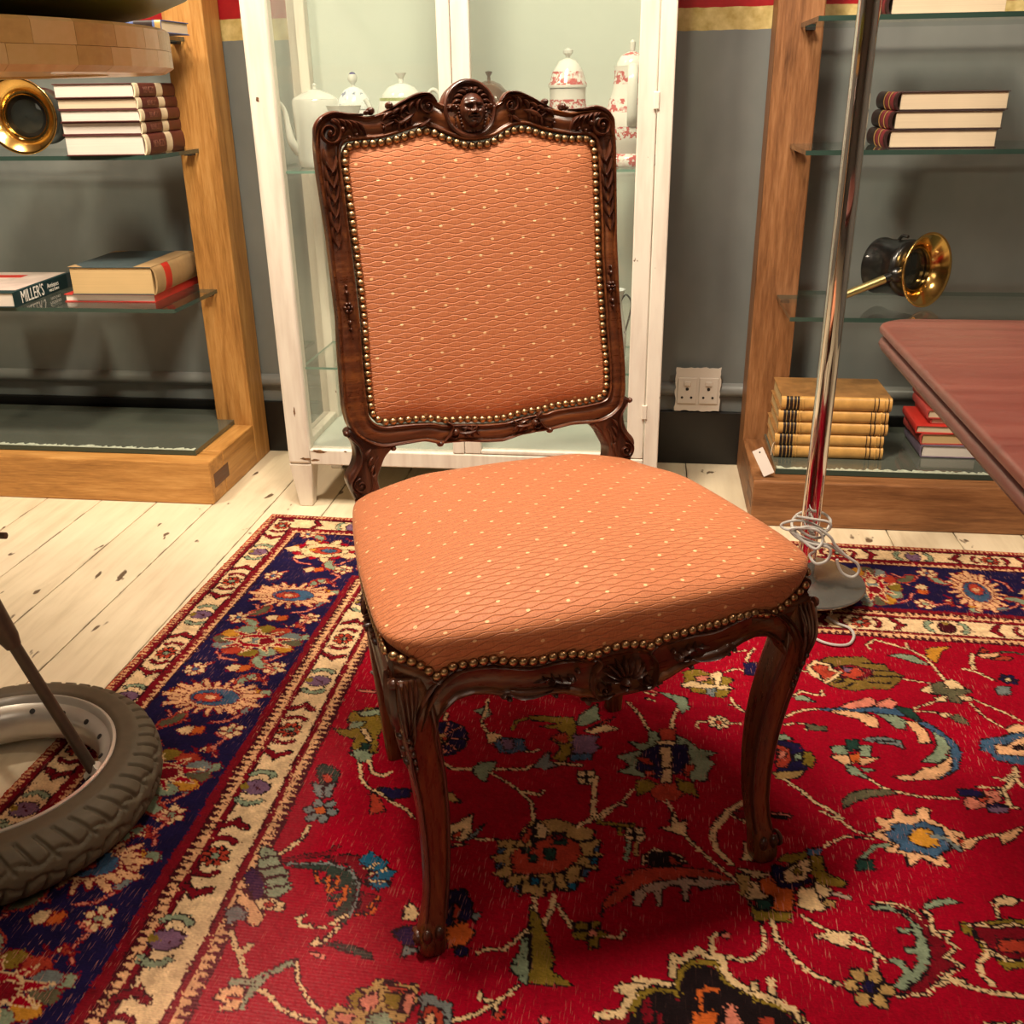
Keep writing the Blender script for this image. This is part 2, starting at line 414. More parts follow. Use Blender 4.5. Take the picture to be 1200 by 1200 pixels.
# ---------------------------------------------------------------- shelf units
def slab(poly, z0, z1):
    n = len(poly); mb = MB()
    mb.add([(x, y, z0) for x, y in poly]+[(x, y, z1) for x, y in poly], [tuple(range(n)), tuple(range(2*n-1, n-1, -1))])
    mb.m = 1
    b = 0
    for i in range(n):
        j = (i+1) % n; mb.f.append((i, i+n, j+n, j)); mb.mi.append(1)
    return mb
def glass_sheet(name, poly, z0, z1, mats, parent):
    return slab(poly, z0, z1).build(name, mats, parent, smooth=False, world=True)
M['shaded_glass'] = plain('green_glass_painted_shade', (.080, .088, .070), .09, 0, .1, 6, 0, 0, .7)  # opaque green slab; shade below and the wall's reflection put into its colour
M['edgewear'] = plain('worn_silvered_edge', (.42, .46, .36), .5, 0, .7, 120)
def unit(X0, d, wx, wy, wz, label, length=1.35):
    xr = lambda a, b: (min(X0+d*a, X0+d*b), max(X0+d*a, X0+d*b))
    u = thing('shelf_unit', (X0+d*length/2, 2.5, 0), label, 'shelf unit')
    for a0 in (0, length-.107):
        x0, x1 = xr(a0, a0+.107)
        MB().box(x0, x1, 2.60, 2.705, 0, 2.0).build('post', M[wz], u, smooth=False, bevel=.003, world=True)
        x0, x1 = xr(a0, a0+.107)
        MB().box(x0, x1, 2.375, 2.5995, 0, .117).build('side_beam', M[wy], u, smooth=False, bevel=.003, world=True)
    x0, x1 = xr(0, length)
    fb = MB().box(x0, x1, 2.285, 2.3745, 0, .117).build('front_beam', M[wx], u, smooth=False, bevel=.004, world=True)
    x0, x1 = xr(-.0006, .03)
    MB().box(x0, x1, 2.305, 2.40, .040, .078).build('tenon', M['tenon'], u, smooth=False, world=True)
    a = .055; b = length-.055
    P = lambda ys, ye: [(X0+d*a, ys), (X0+d*b, ys), (X0+d*b, 2.5995), (X0+d*(length-.108), 2.5995), (X0+d*(length-.108), ye), (X0+d*.108, ye), (X0+d*.108, 2.5995), (X0+d*a, 2.5995)]
    glass_sheet('base_glass', P(2.335, 2.69), .1185, .131, [M['shaded_glass'], M['glass_edge']], u)
    mb = MB(); x = min(X0+d*a, X0+d*b)+.004; xe = x+abs(b-a)-.008; top = []; bot = []
    while x < xe:
        top.append(Vector((x, 2.3365+.014+rng.uniform(-.008, .008), .1315))); bot.append(Vector((x, 2.3365, .1315))); x += .006
    mb.rings([bot, top], cap=False, wrap=False); mb.build('worn_edge', M['edgewear'], u, smooth=False, world=True)
    for z in (.493, .853, 1.113, 1.49):
        glass_sheet('glass_shelf', P(2.335, 2.66), z, z+.010, [M['glass'], M['glass_edge']], u)
        for a0 in (.075, length-.075):
            x0, x1 = xr(a0-.01, a0+.01)
            MB().box(x0, x1, 2.575, 2.5995, z-.006, z-.0003).build('shelf_support', M['black'], u, smooth=False, world=True)
    return u
unit(-1.097, -1, 'oak_x', 'oak_y', 'oak_z', 'golden oak post shelf unit with glass shelves left of the white cabinet')
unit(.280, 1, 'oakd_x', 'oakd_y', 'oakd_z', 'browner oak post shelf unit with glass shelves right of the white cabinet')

# ---------------------------------------------------------------- white display cabinet
cab = thing('display_cabinet', (-.415, 2.45, 0), 'chipped white painted glass display cabinet behind the chair', 'cabinet')
CX0, CX1, CY0, CY1, CZ0 = -.882, .048, 2.285, 2.63, .122
def cbox(name, x0, x1, y0, y1, z0, z1, m='paint', bev=.003, par=None, smooth=False):
    return MB().box(x0, x1, y0, y1, z0, z1).build(name, M[m], par or cab, smooth=False, bevel=bev, world=(par is None))
cbox('front_stile', CX0, CX0+.058, CY0, CY0+.045, CZ0, 1.9, bev=.007)
cbox('front_stile', CX1-.034, CX1, CY0, CY0+.045, CZ0, 1.9)
cbox('bottom_rail', CX0+.0585, CX1-.0345, CY0, CY0+.035, CZ0, CZ0+.040, bev=.003)
cbox('back_stile', CX0, CX0+.045, CY1-.04, CY1, CZ0, 1.9)
cbox('back_stile', CX1-.045, CX1, CY1-.04, CY1, CZ0, 1.9)
cbox('side_rail', CX0+.002, CX0+.04, CY0+.0455, CY1-.0405, CZ0, CZ0+.045)
cbox('side_rail', CX1-.04, CX1-.002, CY0+.0455, CY1-.0405, CZ0, CZ0+.045)
cbox('floor_panel', CX0+.0405, CX1-.0405, CY0+.0355, CY1-.013, CZ0+.012, CZ0+.028, 'caseback', 0)
cbox('back_panel', CX0+.0455, CX1-.0455, CY1-.012, CY1-.002, CZ0+.0285, 1.9, 'caseback', 0)
cbox('top_panel', CX0-.01, CX1+.01, CY0-.01, CY1+.005, 1.9005, 1.94)
dl = cbox('door', CX0+.0590, CX0+.0600, CY0+.008, CY0+.03, CZ0+.0405, 1.9, bev=0)
MX = -.425
def door(x0, x1, hinge):
    st = .040
    d = MB().box(x0, x0+st, CY0+.002, CY0+.026, CZ0+.041, 1.899).build('door', M['paint'], cab, smooth=False, bevel=.003, world=True)
    L = cab.matrix_world.inverted()
    def sub(name, b, m, bev=.003):
        mb = MB().box(*b); mb.v = [tuple(L@Vector(p)) for p in mb.v]
        return mb.build(name, M[m], d, smooth=False, bevel=bev)
    sub('door_stile', (x1-st, x1, CY0+.002, CY0+.026, CZ0+.041, 1.899), 'paint')
    sub('door_rail', (x0+st+.0002, x1-st-.0002, CY0+.002, CY0+.026, 1.86, 1.899), 'paint')
    sub('door_rail', (x0+st+.0002, x1-st-.0002, CY0+.002, CY0+.026, CZ0+.041, CZ0+.052), 'paint')
    sub('pane', (x0+st+.0004, x1-st-.0004, CY0+.012, CY0+.015, CZ0+.0525, 1.8595), 'glass_case', 0)
    for z in (.95, .265):
        sub('hinge', (hinge-.006, hinge+.006, CY0-.004, CY0+.0015, z, z+.035), 'paint', .002)
bpy.data.objects.remove(dl)
# left leaf is fixed glass, right leaf is hinged on the right
cbox('mullion', MX-.0295, MX-.0005, CY0+.0005, CY0+.03, CZ0+.0405, 1.9)
MB().box(CX0+.0590, MX-.030, CY0+.014, CY0+.017, CZ0+.041, 1.9).build('front_pane', M['glass_case'], cab, smooth=False, world=True)
door(MX+.0005, CX1-.0355, CX1-.036)
MB().box(CX0+.018, CX0+.021, CY0+.046, CY1-.041, CZ0+.0455, 1.9).build('side_pane', M['glass_case'], cab, smooth=False, world=True)
MB().box(CX1-.021, CX1-.018, CY0+.046, CY1-.041, CZ0+.0455, 1.9).build('side_pane', M['glass_case'], cab, smooth=False, world=True)
for z in (.362, .822, 1.30):
    glass_sheet('cabinet_shelf', [(CX0+.047, CY0+.032), (CX1-.047, CY0+.032), (CX1-.047, CY1-.042), (CX0+.047, CY1-.042)], z, z+.006, [M['glass'], M['glass_edge_light']], cab)
for x in (CX0+.030, CX1-.030):
    for y in (CY0+.032, CY1-.035):
        mb = MB(); a, b = .030, .017
        mb.rings([[Vector((x-h, y-h, z)), Vector((x+h, y-h, z)), Vector((x+h, y+h, z)), Vector((x-h, y+h, z))] for h, z in ((b, 0), (a, CZ0-.0005))])
        mb.build('leg', M['paint'], cab, smooth=False, bevel=.003, world=True)
# chips of missing paint on the bottom rail and stile (shallow scars with ragged outlines)
def chip(cx, cz, rx, rz, y):
    mb = MB(); n = 14; pts = []
    for k in range(n):
        a = 2*math.pi*k/n; q = rng.uniform(.55, 1.1); pts.append((cx+rx*q*math.cos(a), cz+rz*q*math.sin(a)))
    return mb.prism(pts, y-.0004, y+.001)
for c in ((-.800, .1585, .022, .0045), (-.838, .137, .015, .004), (-.812, .1345, .013, .0035), (-.70, .1605, .010, .002), (-.73, .160, .006, .002), (-.852, .262, .003, .014), (-.862, .98, .004, .006)):
    chip(*c, CY0).build('paint_chip', M['chip'], cab, smooth=False, world=True)

# ---- porcelain
def mat_transfer():
    n = NT('red_transfer_porcelain'); c = n.coord(); x, y, z = n.xyz(c)
    v = n.noise(c, 95, 3, .6); b = n.noise(c, 22, 2)
    m1 = n.ramp(v, [(.47, 0.), (.52, 1.)]); bands = n.m('MULTIPLY', (z > .115), 1.0)
    m = n.m('MULTIPLY', m1, n.ramp(b, [(.38, .25), (.46, 1.)])); gap = n.ramp(n.m('SINE', z*110), [(.0, 0.), (.14, 1.)])
    n.set(Base_Color=n.mix(n.m('MULTIPLY', m, gap), (.68, .67, .62), (.46, .080, .078)), Roughness=.12); return n.mat
M['transfer'] = mat_transfer()
def mat_bluedec():
    n = NT('blue_sprig_porcelain'); v = n.noise(n.coord(), 60, 3)
    n.set(Base_Color=n.mix(n.ramp(v, [(.60, 0.), (.66, .8)]), (.74, .77, .77), (.08, .12, .25)), Roughness=.15); return n.mat
M['bluedec'] = mat_bluedec(); M['bluedot'] = plain('cobalt_blue_glaze', (.02, .03, .20), .2); M['greenband'] = plain('green_gold_band', (.28, .32, .12), .3, 0, .5, 150)
Z1 = .8285
def pot(name, x, y, z, label, cat, body, mat, lid=None, lidmat=None, knob=None, knobmat=None):
    t = thing(name, (x, y, z), label, cat, 'crockery in the white cabinet')
    MB().lathe(body, 40).build('body', M[mat], t, angle=60)
    if lid:
        l = MB().lathe(lid, 40).build('lid', M[lidmat or mat], t, angle=60)
        if knob: MB().lathe(knob, 16).build('knob', M[knobmat or lidmat or mat], l)
    return t
p = pot('coffee_pot', -.776, 2.43, Z1, 'tall plain white coffee pot with thin curved spout at cabinet left', 'coffee pot',
        [(.046, 0), (.049, .004), (.051, .02), (.054, .10), (.055, .145), (.053, .149)], 'porcelain', [(.053, .1495), (.050, .153), (.030, .163), (.010, .170), (.001, .171)], 'porcelain', [(.005, .1712), (.004, .176), (.006, .180), (.001, .184)])
MB().tube([(-.046, -.014, .035), (-.056, -.032, .060), (-.059, -.038, .095), (-.062, -.042, .125), (-.070, -.050, .144)], [.012, .010, .007, .0055, .005], 12, smooth=4).build('spout', M['porcelain'], p)
MB().tube([(.052, .004, .13), (.085, .006, .13), (.092, .006, .09), (.075, .005, .05), (.052, .004, .04)], .005, 10, smooth=4).build('handle', M['porcelain'], p)
p = pot('sugar_pot', -.703, 2.50, Z1, 'blue-sprigged white lidded pot with blue-tipped ball knob', 'pot', [(.028, 0), (.040, .01), (.048, .06), (.044, .11), (.040, .125)], 'bluedec',
        [(.042, .1255), (.042, .130), (.036, .150), (.022, .168), (.008, .175), (.001, .1755)], 'bluedec', [(.004, .176), (.004, .180), (.010, .187), (.0115, .194), (.009, .202), (.001, .206)], 'porcelain')
MB().lathe([(.0085, .2025), (.006, .2055), (.001, .2075)], 16).build('knob_tip', M['bluedot'], p)
p = pot('cream_cup', -.692, 2.37, Z1, 'small flared white cup standing in front of the sprigged pot', 'cup', [(.018, 0), (.020, .006), (.026, .05), (.031, .110), (.040, .136), (.0385, .136), (.029, .110), (.022, .03), (.001, .028)], 'porcelain')
MB().tube([(-.030, 0, .12), (-.046, 0, .118), (-.048, 0, .09), (-.028, 0, .075)], .0035, 8, smooth=4).build('handle', M['porcelain'], p)
p = pot('teapot', -.572, 2.44, Z1, 'round white teapot with a green and gold band and flared knob', 'teapot', [(.035, 0), (.052, .015), (.062, .06), (.060, .115), (.052, .146), (.050, .150)], 'porcelain',
        [(.046, .1505), (.045, .156), (.032, .172), (.012, .180), (.001, .181)], 'porcelain', [(.006, .1812), (.005, .190), (.012, .200), (.013, .203), (.001, .204)])
MB().lathe([(.0528, .1440), (.0522, .1475), (.0515, .1502), (.0506, .1500), (.0516, .1472), (.0522, .1440)], 40, cap=False).build('band', M['greenband'], p)
MB().tube([(-.058, 0, .07), (-.075, 0, .10), (-.078, 0, .13), (-.088, 0, .148)], [.010, .008, .006, .005], 10, smooth=4).build('spout', M['porcelain'], p)
MB().tube([(.050, 0, .135), (.070, 0, .165), (.088, 0, .155), (.092, 0, .11), (.062, 0, .06)], .0045, 10, smooth=4).build('handle', M['porcelain'], p)
p = pot('brown_pot', -.366, 2.43, Z1, 'brown glazed pot showing its domed lid and knob above the chair crest', 'pot', [(.036, 0), (.050, .02), (.056, .08), (.052, .125), (.050, .128)], 'ceramic_brown',
        [(.050, .1285), (.049, .140), (.042, .160), (.026, .176), (.010, .183), (.001, .184)], 'ceramic_brown', [(.0045, .1842), (.0035, .192), (.008, .199), (.0085, .202), (.001, .204)])
p = pot('storage_jar', -.186, 2.42, Z1, 'red patterned white jar with domed lid, left of the matching coffee pot', 'jar', [(.052, 0), (.055, .006), (.052, .05), (.045, .10), (.040, .150), (.041, .165), (.039, .166)], 'transfer',
        [(.043, .1665), (.044, .172), (.040, .178), (.034, .200), (.020, .220), (.006, .226), (.001, .227)], 'transfer', [(.005, .2272), (.0045, .230), (.011, .236), (.011, .242), (.001, .247)], 'porcelain')
p = pot('tall_coffee_pot', -.044, 2.42, Z1, 'tall waisted red patterned coffee pot standing beside the cabinet right stile', 'coffee pot', [(.058, 0), (.062, .004), (.062, .020), (.050, .028), (.060, .05), (.066, .080), (.055, .120), (.042, .160), (.038, .190), (.040, .208), (.037, .208)], 'transfer',
        [(.034, .2085), (.033, .216), (.024, .230), (.008, .237), (.001, .238)], 'transfer', [(.005, .2382), (.006, .246), (.0065, .256), (.001, .261)], 'porcelain')
MB().tube([(.004, -.037, .206), (.004, -.066, .190), (.004, -.076, .15), (.004, -.074, .11), (.004, -.062, .09)], .0075, 10, smooth=4, flat=1.5).build('handle', M['porcelain'], p)
p = pot('wire_handled_jug', -.074, 2.43, .3685, 'white sprigged jug with looped black handle on the lower cabinet shelf', 'jug', [(.030, 0), (.034, .01), (.036, .07), (.026, .12), (.022, .15), (.030, .176), (.028, .176), (.020, .15), (.001, .148)], 'bluedec')
MB().tube([(.020, -.004, .150), (.032, -.006, .165), (.044, -.006, .150), (.044, -.006, .125), (.034, -.005, .08), (.030, -.004, .05)], .0022, 8, smooth=5).build('handle', M['wire_black'], p)

# ---------------------------------------------------------------- books
def text_mesh(txt, size, parent, mat, M4, name='lettering'):
    cu = bpy.data.curves.new('t', 'FONT'); cu.body = txt; cu.size = size; cu.extrude = .0002; cu.align_x = 'CENTER'; cu.align_y = 'CENTER'; cu.resolution_u = 2
    o = bpy.data.objects.new('t', cu); COL.objects.link(o); dg = bpy.context.evaluated_depsgraph_get(); dg.update()
    me = bpy.data.meshes.new_from_object(o.evaluated_get(dg)); bpy.data.objects.remove(o)
    me.materials.clear(); me.materials.append(M[mat]); me.transform(M4)
    r = bpy.data.objects.new(name, me); COL.objects.link(r); r.parent = parent; return r
M['maroonlabel'] = leather('wine_red_label', (.16, .018, .024))
M['fadedgilt'] = plain('faded_gilt_lettering', (.20, .07, .045), .5)
def book(x, y, z, w, l, h, rz, cover, pages, label, group=None, bands=(), lab=None, raised=0, spine=None, name='book', over=.003, round_sp=.35):
    """w: spine to fore-edge (local x, spine at -x), l: length (local y), h: thickness"""
    t = thing(name, (x, y, z), label, 'book', group, rz); b = .0022
    mb = MB(); 
    mb.box(-w/2+.002, w/2, -l/2, l/2, 0, b); mb.box(-w/2+.002, w/2, -l/2, l/2, h-b, h)
    c = mb.build('cover', M[cover], t, smooth=False, bevel=.0008)
    n = 9; r1 = []; r0 = []
    for k in range(n):
        a = -math.pi/2+math.pi*k/(n-1); r1.append((-w/2+.002-math.cos(a)*h*round_sp*.5, h/2+math.sin(a)*h/2)); r0.append((-w/2+.002-math.cos(a)*(h/2-b)*round_sp*.8+.002, h/2+math.sin(a)*(h/2-b)))
    ring = r1+r0[::-1]
    MB().rings([[Vector((px, s*l/2, pz)) for px, pz in ring] for s in (-1, 1)]).build('spine', M[spine or cover], t, angle=50)
    MB().box(-w/2+.004, w/2-over, -l/2+over, l/2-over, b+.0001, h-b-.0001).build('page_block', M[pages], t, smooth=False, bevel=.0006)
    def band(y0, y1, m, nm, out=.0006):
        ro = [(px-out, h/2+(pz-h/2)*(1+out*2/h)) for px, pz in r1]; ri = [(px+.0005, pz) for px, pz in r1]; ro = [(px, min(h-.00002, max(.00002, pz))) for px, pz in ro]
        return MB().rings([[Vector((px, yy, pz)) for px, pz in ro+ri[::-1]] for yy in (y0, y1)]).build(nm, M[m], t, angle=50)
    if rz == math.pi/2 and spine == 'gold_leather': bands = [(1-b_, 1-a_, m_) for a_, b_, m_ in bands]
    for y0, y1, m in bands: band(y0*l-l/2, y1*l-l/2, m, 'spine_label' if abs(y1-y0) > .03 else 'gilt_band', .0006 if abs(y1-y0) > .03 else .0012)
    return t
# left unit, shelf with five cream and maroon volumes
zz = .8632; hs = (.0455, .0275, .0265, .0245, .0310)
nm = ['bottom', 'second from the bottom', 'middle', 'second from the top', 'top']
for i, h in enumerate(hs):
    dx = (0, -.003, .001, -.004, -.006)[i]
    t = book(-1.272+dx, 2.455+(.0, .004, -.002, .003, .0)[i], zz, .19, .255, h, math.pi+math.radians(5), 'maroon', 'pages_w' if i != 3 else 'pages', ['thick cream and maroon book at the bottom of the five-book stack', 'cream and maroon book second from bottom of the five-book stack', 'cream and maroon book in the middle of the five-book stack', 'yellower cream and maroon book second from top of the five-book stack', 'cream and maroon book on top of the five-book stack under the round tabletop'][i],
             'maroon labelled books on the left unit', bands=[(.50, .91, 'maroon'), (.002, .33, 'maroon')], spine='cream_cloth')
    text_mesh('BENEZIT', min(.022, h*.62), t, 'fadedgilt', Matrix.Translation((-.0955-h*.175, .050, h/2))@Matrix.Rotation(-math.pi/2, 4, 'Z')@Matrix.Rotation(math.pi/2, 4, 'X'))
    zz += h+.0002
t = book(-1.695, 2.475, .5032, .235, .305, .0375, math.pi+math.radians(3), 'tealcover', 'pages_w', 'dark teal paperback with white spine lettering at left of the middle shelf', bands=[(.03, .10, 'greycover')], round_sp=.05)
Ms = Matrix.Rotation(-math.pi/2, 4, 'Z')@Matrix.Rotation(math.pi/2, 4, 'X')
text_mesh("MILLER'S", .038, t, 'lettering', Matrix.Translation((-.1185, .066, .0185))@Ms@Matrix.Scale(1.15, 4, (0, 1, 0))@Matrix.Scale(.80, 4, (1, 0, 0)))
text_mesh("Antiques", .017, t, 'lettering', Matrix.Translation((-.1185, -.040, .023))@Ms)
text_mesh("PRICE GUIDE", .009, t, 'lettering', Matrix.Translation((-.1185, -.043, .010))@Ms)
MB().box(-.105, .112, -.145, .12, .0375, .0379).build('cover_picture', plain('jacket_picture', (.62, .50, .44), .4, 0, .55, 14), t, smooth=False)
MB().box(-.02, .06, -.10, -.06, .0379, .0382).build('cover_stripe', M['redlabel'], t, smooth=False)
t = book(-1.362, 2.548, .5032, .247, .275, .020, math.pi+math.radians(1), 'redcover', 'pages_w', 'thin red book lying under the thick buff and slate book', round_sp=.1)
t = book(-1.347, 2.535, .5235, .222, .268, .070, math.pi+math.radians(2), 'greycover', 'pages_t', 'thick aged book with slate cover and buff spine resting on the thin red book', bands=[(.66, .80, 'redlabel')], spine='kraft')
MB().box(-.111, -.063, -.134, .134, .0700, .0705).build('spine_wrap', M['kraft'], t, smooth=False)
mb = MB(); mb.prism([(.111, .134), (.111, .094), (.071, .134)], .0700, .0705, 'z'); mb.build('cover_corner', M['kraft'], t, smooth=False); mb = MB(); mb.prism([(.111, -.134), (.071, -.134), (.111, -.094)], .0700, .0705, 'z'); mb.build('cover_corner', M['kraft'], t, smooth=False)
book(-1.215, 2.47, 1.1232, .15, .205, .027, math.pi/2, 'bluecover', 'pages', 'blue patterned book with dark band on the top shelf of the left unit', bands=[(.10, .32, 'blackleather'), (.002, .07, 'gilt')])

# right unit
for i in range(3):
    h = .0375
    book(.628-(.006*(2-i))+.008, 2.47, .8632+i*(h+.0003), .225, .175, h, math.radians(1.5), 'dkmaroon', 'pages', ['lowest of three dark leather books on the right unit, cream edges forward', 'middle one of three dark leather books on the right unit', 'topmost of three dark leather books on the right unit'][i],
         'dark leather books on the right unit', bands=[(.10, .24, 'maroonlabel'), (.36, .50, 'maroonlabel'), (.60, .86, 'blackleather'), (.30, .308, 'gilt'), (.55, .558, 'gilt')], round_sp=.6)
book(.600, 2.47, 1.1232, .23, .175, .040, 0, 'dkmaroon', 'pages', 'dark leather book with cream page edges on the highest shelf at right', bands=[(.10, .24, 'maroonlabel'), (.36, .50, 'maroonlabel'), (.60, .86, 'blackleather')], round_sp=.6)
zz = .1322; gh = (.0315, .0300, .0305, .0305, .0345)
for i, h in enumerate(gh):
    dx = (.000, -.002, .004, .002, .006)[i]
    book(.471+dx, 2.5085, zz, .175, .262, h, math.pi/2, 'tan_board', 'pages_t', ['bottom tan gilt leather volume of the five beside the lamp pole', 'tan gilt leather volume second from bottom beside the lamp pole', 'tan gilt leather volume in the middle of the five beside the lamp pole', 'tan gilt leather volume second from top beside the lamp pole', 'top tan gilt leather volume with its marbled board showing'][i],
         'tan gilt volumes on the right unit base', spine='gold_leather',
         bands=[(.045, .105, 'blackleather'), (.115, .165, 'blackleather'), (.108, .112, 'gilt'), (.07, .076, 'gilt'), (.138, .144, 'gilt'), (.17, .178, 'gilt'), (.20, .206, 'gilt'), (.84, .846, 'blackleather'), (.875, .883, 'blackleather'), (.93, .938, 'gilt'), (.965, .972, 'blackleather')], round_sp=.55)
    zz += h+.0002
tg = thing('price_tag', (.300, 2.375, .118), 'blank white card price tag on a string loop hanging by the tan volumes', 'price tag')
R = Matrix.Translation((.302, 2.315, .1555))@Matrix.Rotation(math.radians(-28), 4, 'Y')@Matrix.Rotation(math.radians(-12), 4, 'X')
mb = MB().box(-.0135, .0135, -.0004, .0004, -.034, .034, R); mb.build('card', M['tagpaper'], tg, smooth=False, world=True)
MB().lathe([(.0022, -.0007), (.0022, .0007)], 10, R@Matrix.Translation((.002, 0, .025))@Matrix.Rotation(math.pi/2, 4, 'X')).build('punched_hole', M['black'], tg, world=True)
MB().tube([(.318, 2.312, .175), (.320, 2.32, .190), (.326, 2.34, .196), (.332, 2.36, .190), (.337, 2.372, .175)], .0009, 6, smooth=5).build('string', M['string'], tg, world=True)
# stack beside the mahogany table
st = [(.768, 2.53, .135, .165, .032, 'violetcover', 'pages_w', 'white-edged book with mauve jacket, lowest in the stack behind the table', 0),
      (.752, 2.53, .115, .155, .028, 'rosecover', 'pages_t', 'tan-edged book lying on the mauve jacketed book', 2),
      (.744, 2.535, .118, .165, .020, 'redcover', 'pages', 'bright red cloth book in the middle of the stack behind the table', -2),
      (.772, 2.545, .110, .150, .014, 'rosecover', 'pages', 'thin rose book resting on the bright red cloth book', 1),
      (.768, 2.545, .118, .16, .022, 'rosecover', 'pages', 'rose red book second from top in the stack behind the table', -1),
      (.772, 2.55, .118, .16, .030, 'rosecover', 'pages', 'rose red book on top of the stack behind the table', 3)]
zz = .1322
for x, y, w_, l_, h, cv, pg, lb, r in st:
    book(x, y, zz, w_, l_, h, math.radians(r), cv, pg, lb, 'red and white books behind the table'); zz += h+.0003

# ---------------------------------------------------------------- carriage lamps
def lamp(loc, axis, label, Rr=.085, handle=True):
    t = thing('carriage_lamp', loc, label, 'lamp', 'brass and black carriage lamps')
    q = Vector(axis).normalized().to_track_quat('Z', 'Y').to_matrix().to_4x4(); Q = q
    MB().lathe([(Rr*.60, -.012), (Rr*.62, 0), (Rr*.74, .016), (Rr*.93, .026), (Rr, .030), (Rr*1.01, .033), (Rr*.99, .035), (Rr*.92, .031), (Rr*.74, .021), (Rr*.60, .006), (Rr*.56, -.006)], 56, Q, cap=False).build('bell', M['brass'], t, angle=180)
    MB().lathe([(Rr*.56, -.010), (Rr*.40, -.004), (.001, -.001)], 32, Q, cap=False).build('lens', M['lens'], t)
    MB().lathe([(Rr*.56, -.012), (Rr*.60, -.008), (Rr*.61, 0), (Rr*.57, .003), (Rr*.55, -.004)], 40, Q, cap=False).build('lens_ring', M['brass'], t)
    MB().lathe([(Rr*.62, -.006), (Rr*.74, -.010), (Rr*.78, -.014), (Rr*.78, -.026), (Rr*.75, -.030), (Rr*.75, -.092), (Rr*.78, -.096), (Rr*.78, -.104), (Rr*.60, -.114), (.001, -.118)], 40, Q).build('body', M['blackgloss'], t, angle=50)
    side = (q@Vector((0, 1, 0))); 
    A = Vector(axis).normalized(); D = Vector((0, 0, 1)).cross(A).normalized(); U = A.cross(D)
    if U.z < 0: U = -U
    c = A*-.055
    MB().tube([c+U*Rr*.72, c+U*Rr*.86+A*.010, c+U*Rr*.84+A*.026], .004, 8, smooth=3).build('bracket', M['black'], t)
    if handle:
        h0 = A*-.05+Vector((-.25, -.95, -.1)).normalized()*Rr*.74
        mb = MB(); hd = Vector((-.90, -.22, -.34)).normalized()
        mb.ball(h0, .019, 14, 10); mb.build('handle_boss', M['blackgloss'], t)
        mb = MB(); mb.tube([h0, h0+hd*.035], [.013, .009], 12); mb.build('ferrule', M['blackgloss'], t)
        mb = MB(); mb.tube([h0+hd*.030, h0+hd*.150], [.0100, .0090], 14); mb.tube([h0+hd*.148, h0+hd*.154, h0+hd*.160, h0+hd*.168], [.011, .013, .011, .006], 14); mb.build('handle', M['brass_pale'], t)
    return t
lamp((.632, 2.475, .5905), (.62, -.78, .05), 'black lamp with flared brass bell and brass handle lying on the right unit')
lamp((-1.487, 2.40, .9495), (.14, -.99, .02), 'brass lamp facing forward beside the five-book stack on the left unit', handle=False)

# ---------------------------------------------------------------- chrome floor lamp stand
fl = thing('floor_lamp', (.352, 1.90, .004), 'tall chrome lamp pole on a round mirror base, tangled in grey cord', 'floor lamp')
MB().lathe([(.0185, .045), (.0185, 1.75)], 48).build('pole', M['chrome'], fl)
MB().lathe([(.121, .040), (.1225, .043), (.121, .046), (.03, .0475), (.024, .052), (.021, .060), (.019, .064)], 72).build('base_disc', M['chrome_dull'], fl, angle=50)
MB().lathe([(.058, .0), (.060, .002), (.060, .010), (.056, .012)], 40).build('foot_block', M['black'], fl)
for k in range(10):
    a = 2*math.pi*(k+.3)/10
    MB().lathe([(.0042, .0125), (.003, .018), (.003, .034), (.0042, .0395)], 10, Matrix.Translation((math.cos(a)*.052, math.sin(a)*.052, 0))).build('baluster', M['chrome'], fl)
for k in range(5):
    a = 2*math.pi*(k+.1)/5
    MB().lathe([(.003, .0), (.003, .0395)], 10, Matrix.Translation((math.cos(a)*.100, math.sin(a)*.100, 0))).build('post', M['glass'], fl)
c1=[(0.316,1.86,0.209),(0.352,1.86,0.204),(0.377,1.86,0.2),(0.384,1.86,0.19),(0.376,1.865,0.178),(0.354,1.868,0.189),(0.322,1.86,0.201),(0.296,1.87,0.19),(0.291,1.87,0.181),(0.309,1.86,0.179),(0.335,1.85,0.192),(0.363,1.86,0.183),(0.386,1.86,0.167),(0.397,1.86,0.15),(0.421,1.86,0.127),(0.444,1.86,0.111),(0.449,1.86,0.093),(0.438,1.86,0.081),(0.419,1.86,0.088),(0.408,1.86,0.105),(0.404,1.86,0.119)]
c2=[(0.311,1.85,0.178),(0.331,1.85,0.162),(0.356,1.84,0.149),(0.37,1.85,0.164),(0.359,1.85,0.184),(0.331,1.85,0.189),(0.305,1.85,0.185),(0.321,1.85,0.167),(0.347,1.85,0.156),(0.38,1.85,0.15),(0.388,1.85,0.137),(0.381,1.85,0.119),(0.36,1.84,0.117),(0.348,1.85,0.13),(0.357,1.85,0.139),(0.353,1.85,0.149),(0.341,1.85,0.152)]
c3=[(0.316,1.87,0.183),(0.346,1.868,0.164),(0.37,1.87,0.161),(0.381,1.88,0.172),(0.390,1.90,0.187),(0.372,1.935,0.19),(0.335,1.935,0.185),(0.315,1.90,0.176),(0.325,1.868,0.166),(0.356,1.86,0.154),(0.384,1.865,0.148),(0.403,1.87,0.135),(0.417,1.87,0.125)]
c4=[(0.391,1.821,0.008),(0.406,1.797,0.008),(0.427,1.78,0.008),(0.43,1.75,0.008),(0.416,1.719,0.008),(0.394,1.711,0.008),(0.367,1.72,0.008),(0.344,1.747,0.008),(0.341,1.772,0.008)]
cable = MB()
for c in (c1, c2, c3, c4): cable.tube(c, .0029, 8, smooth=5)
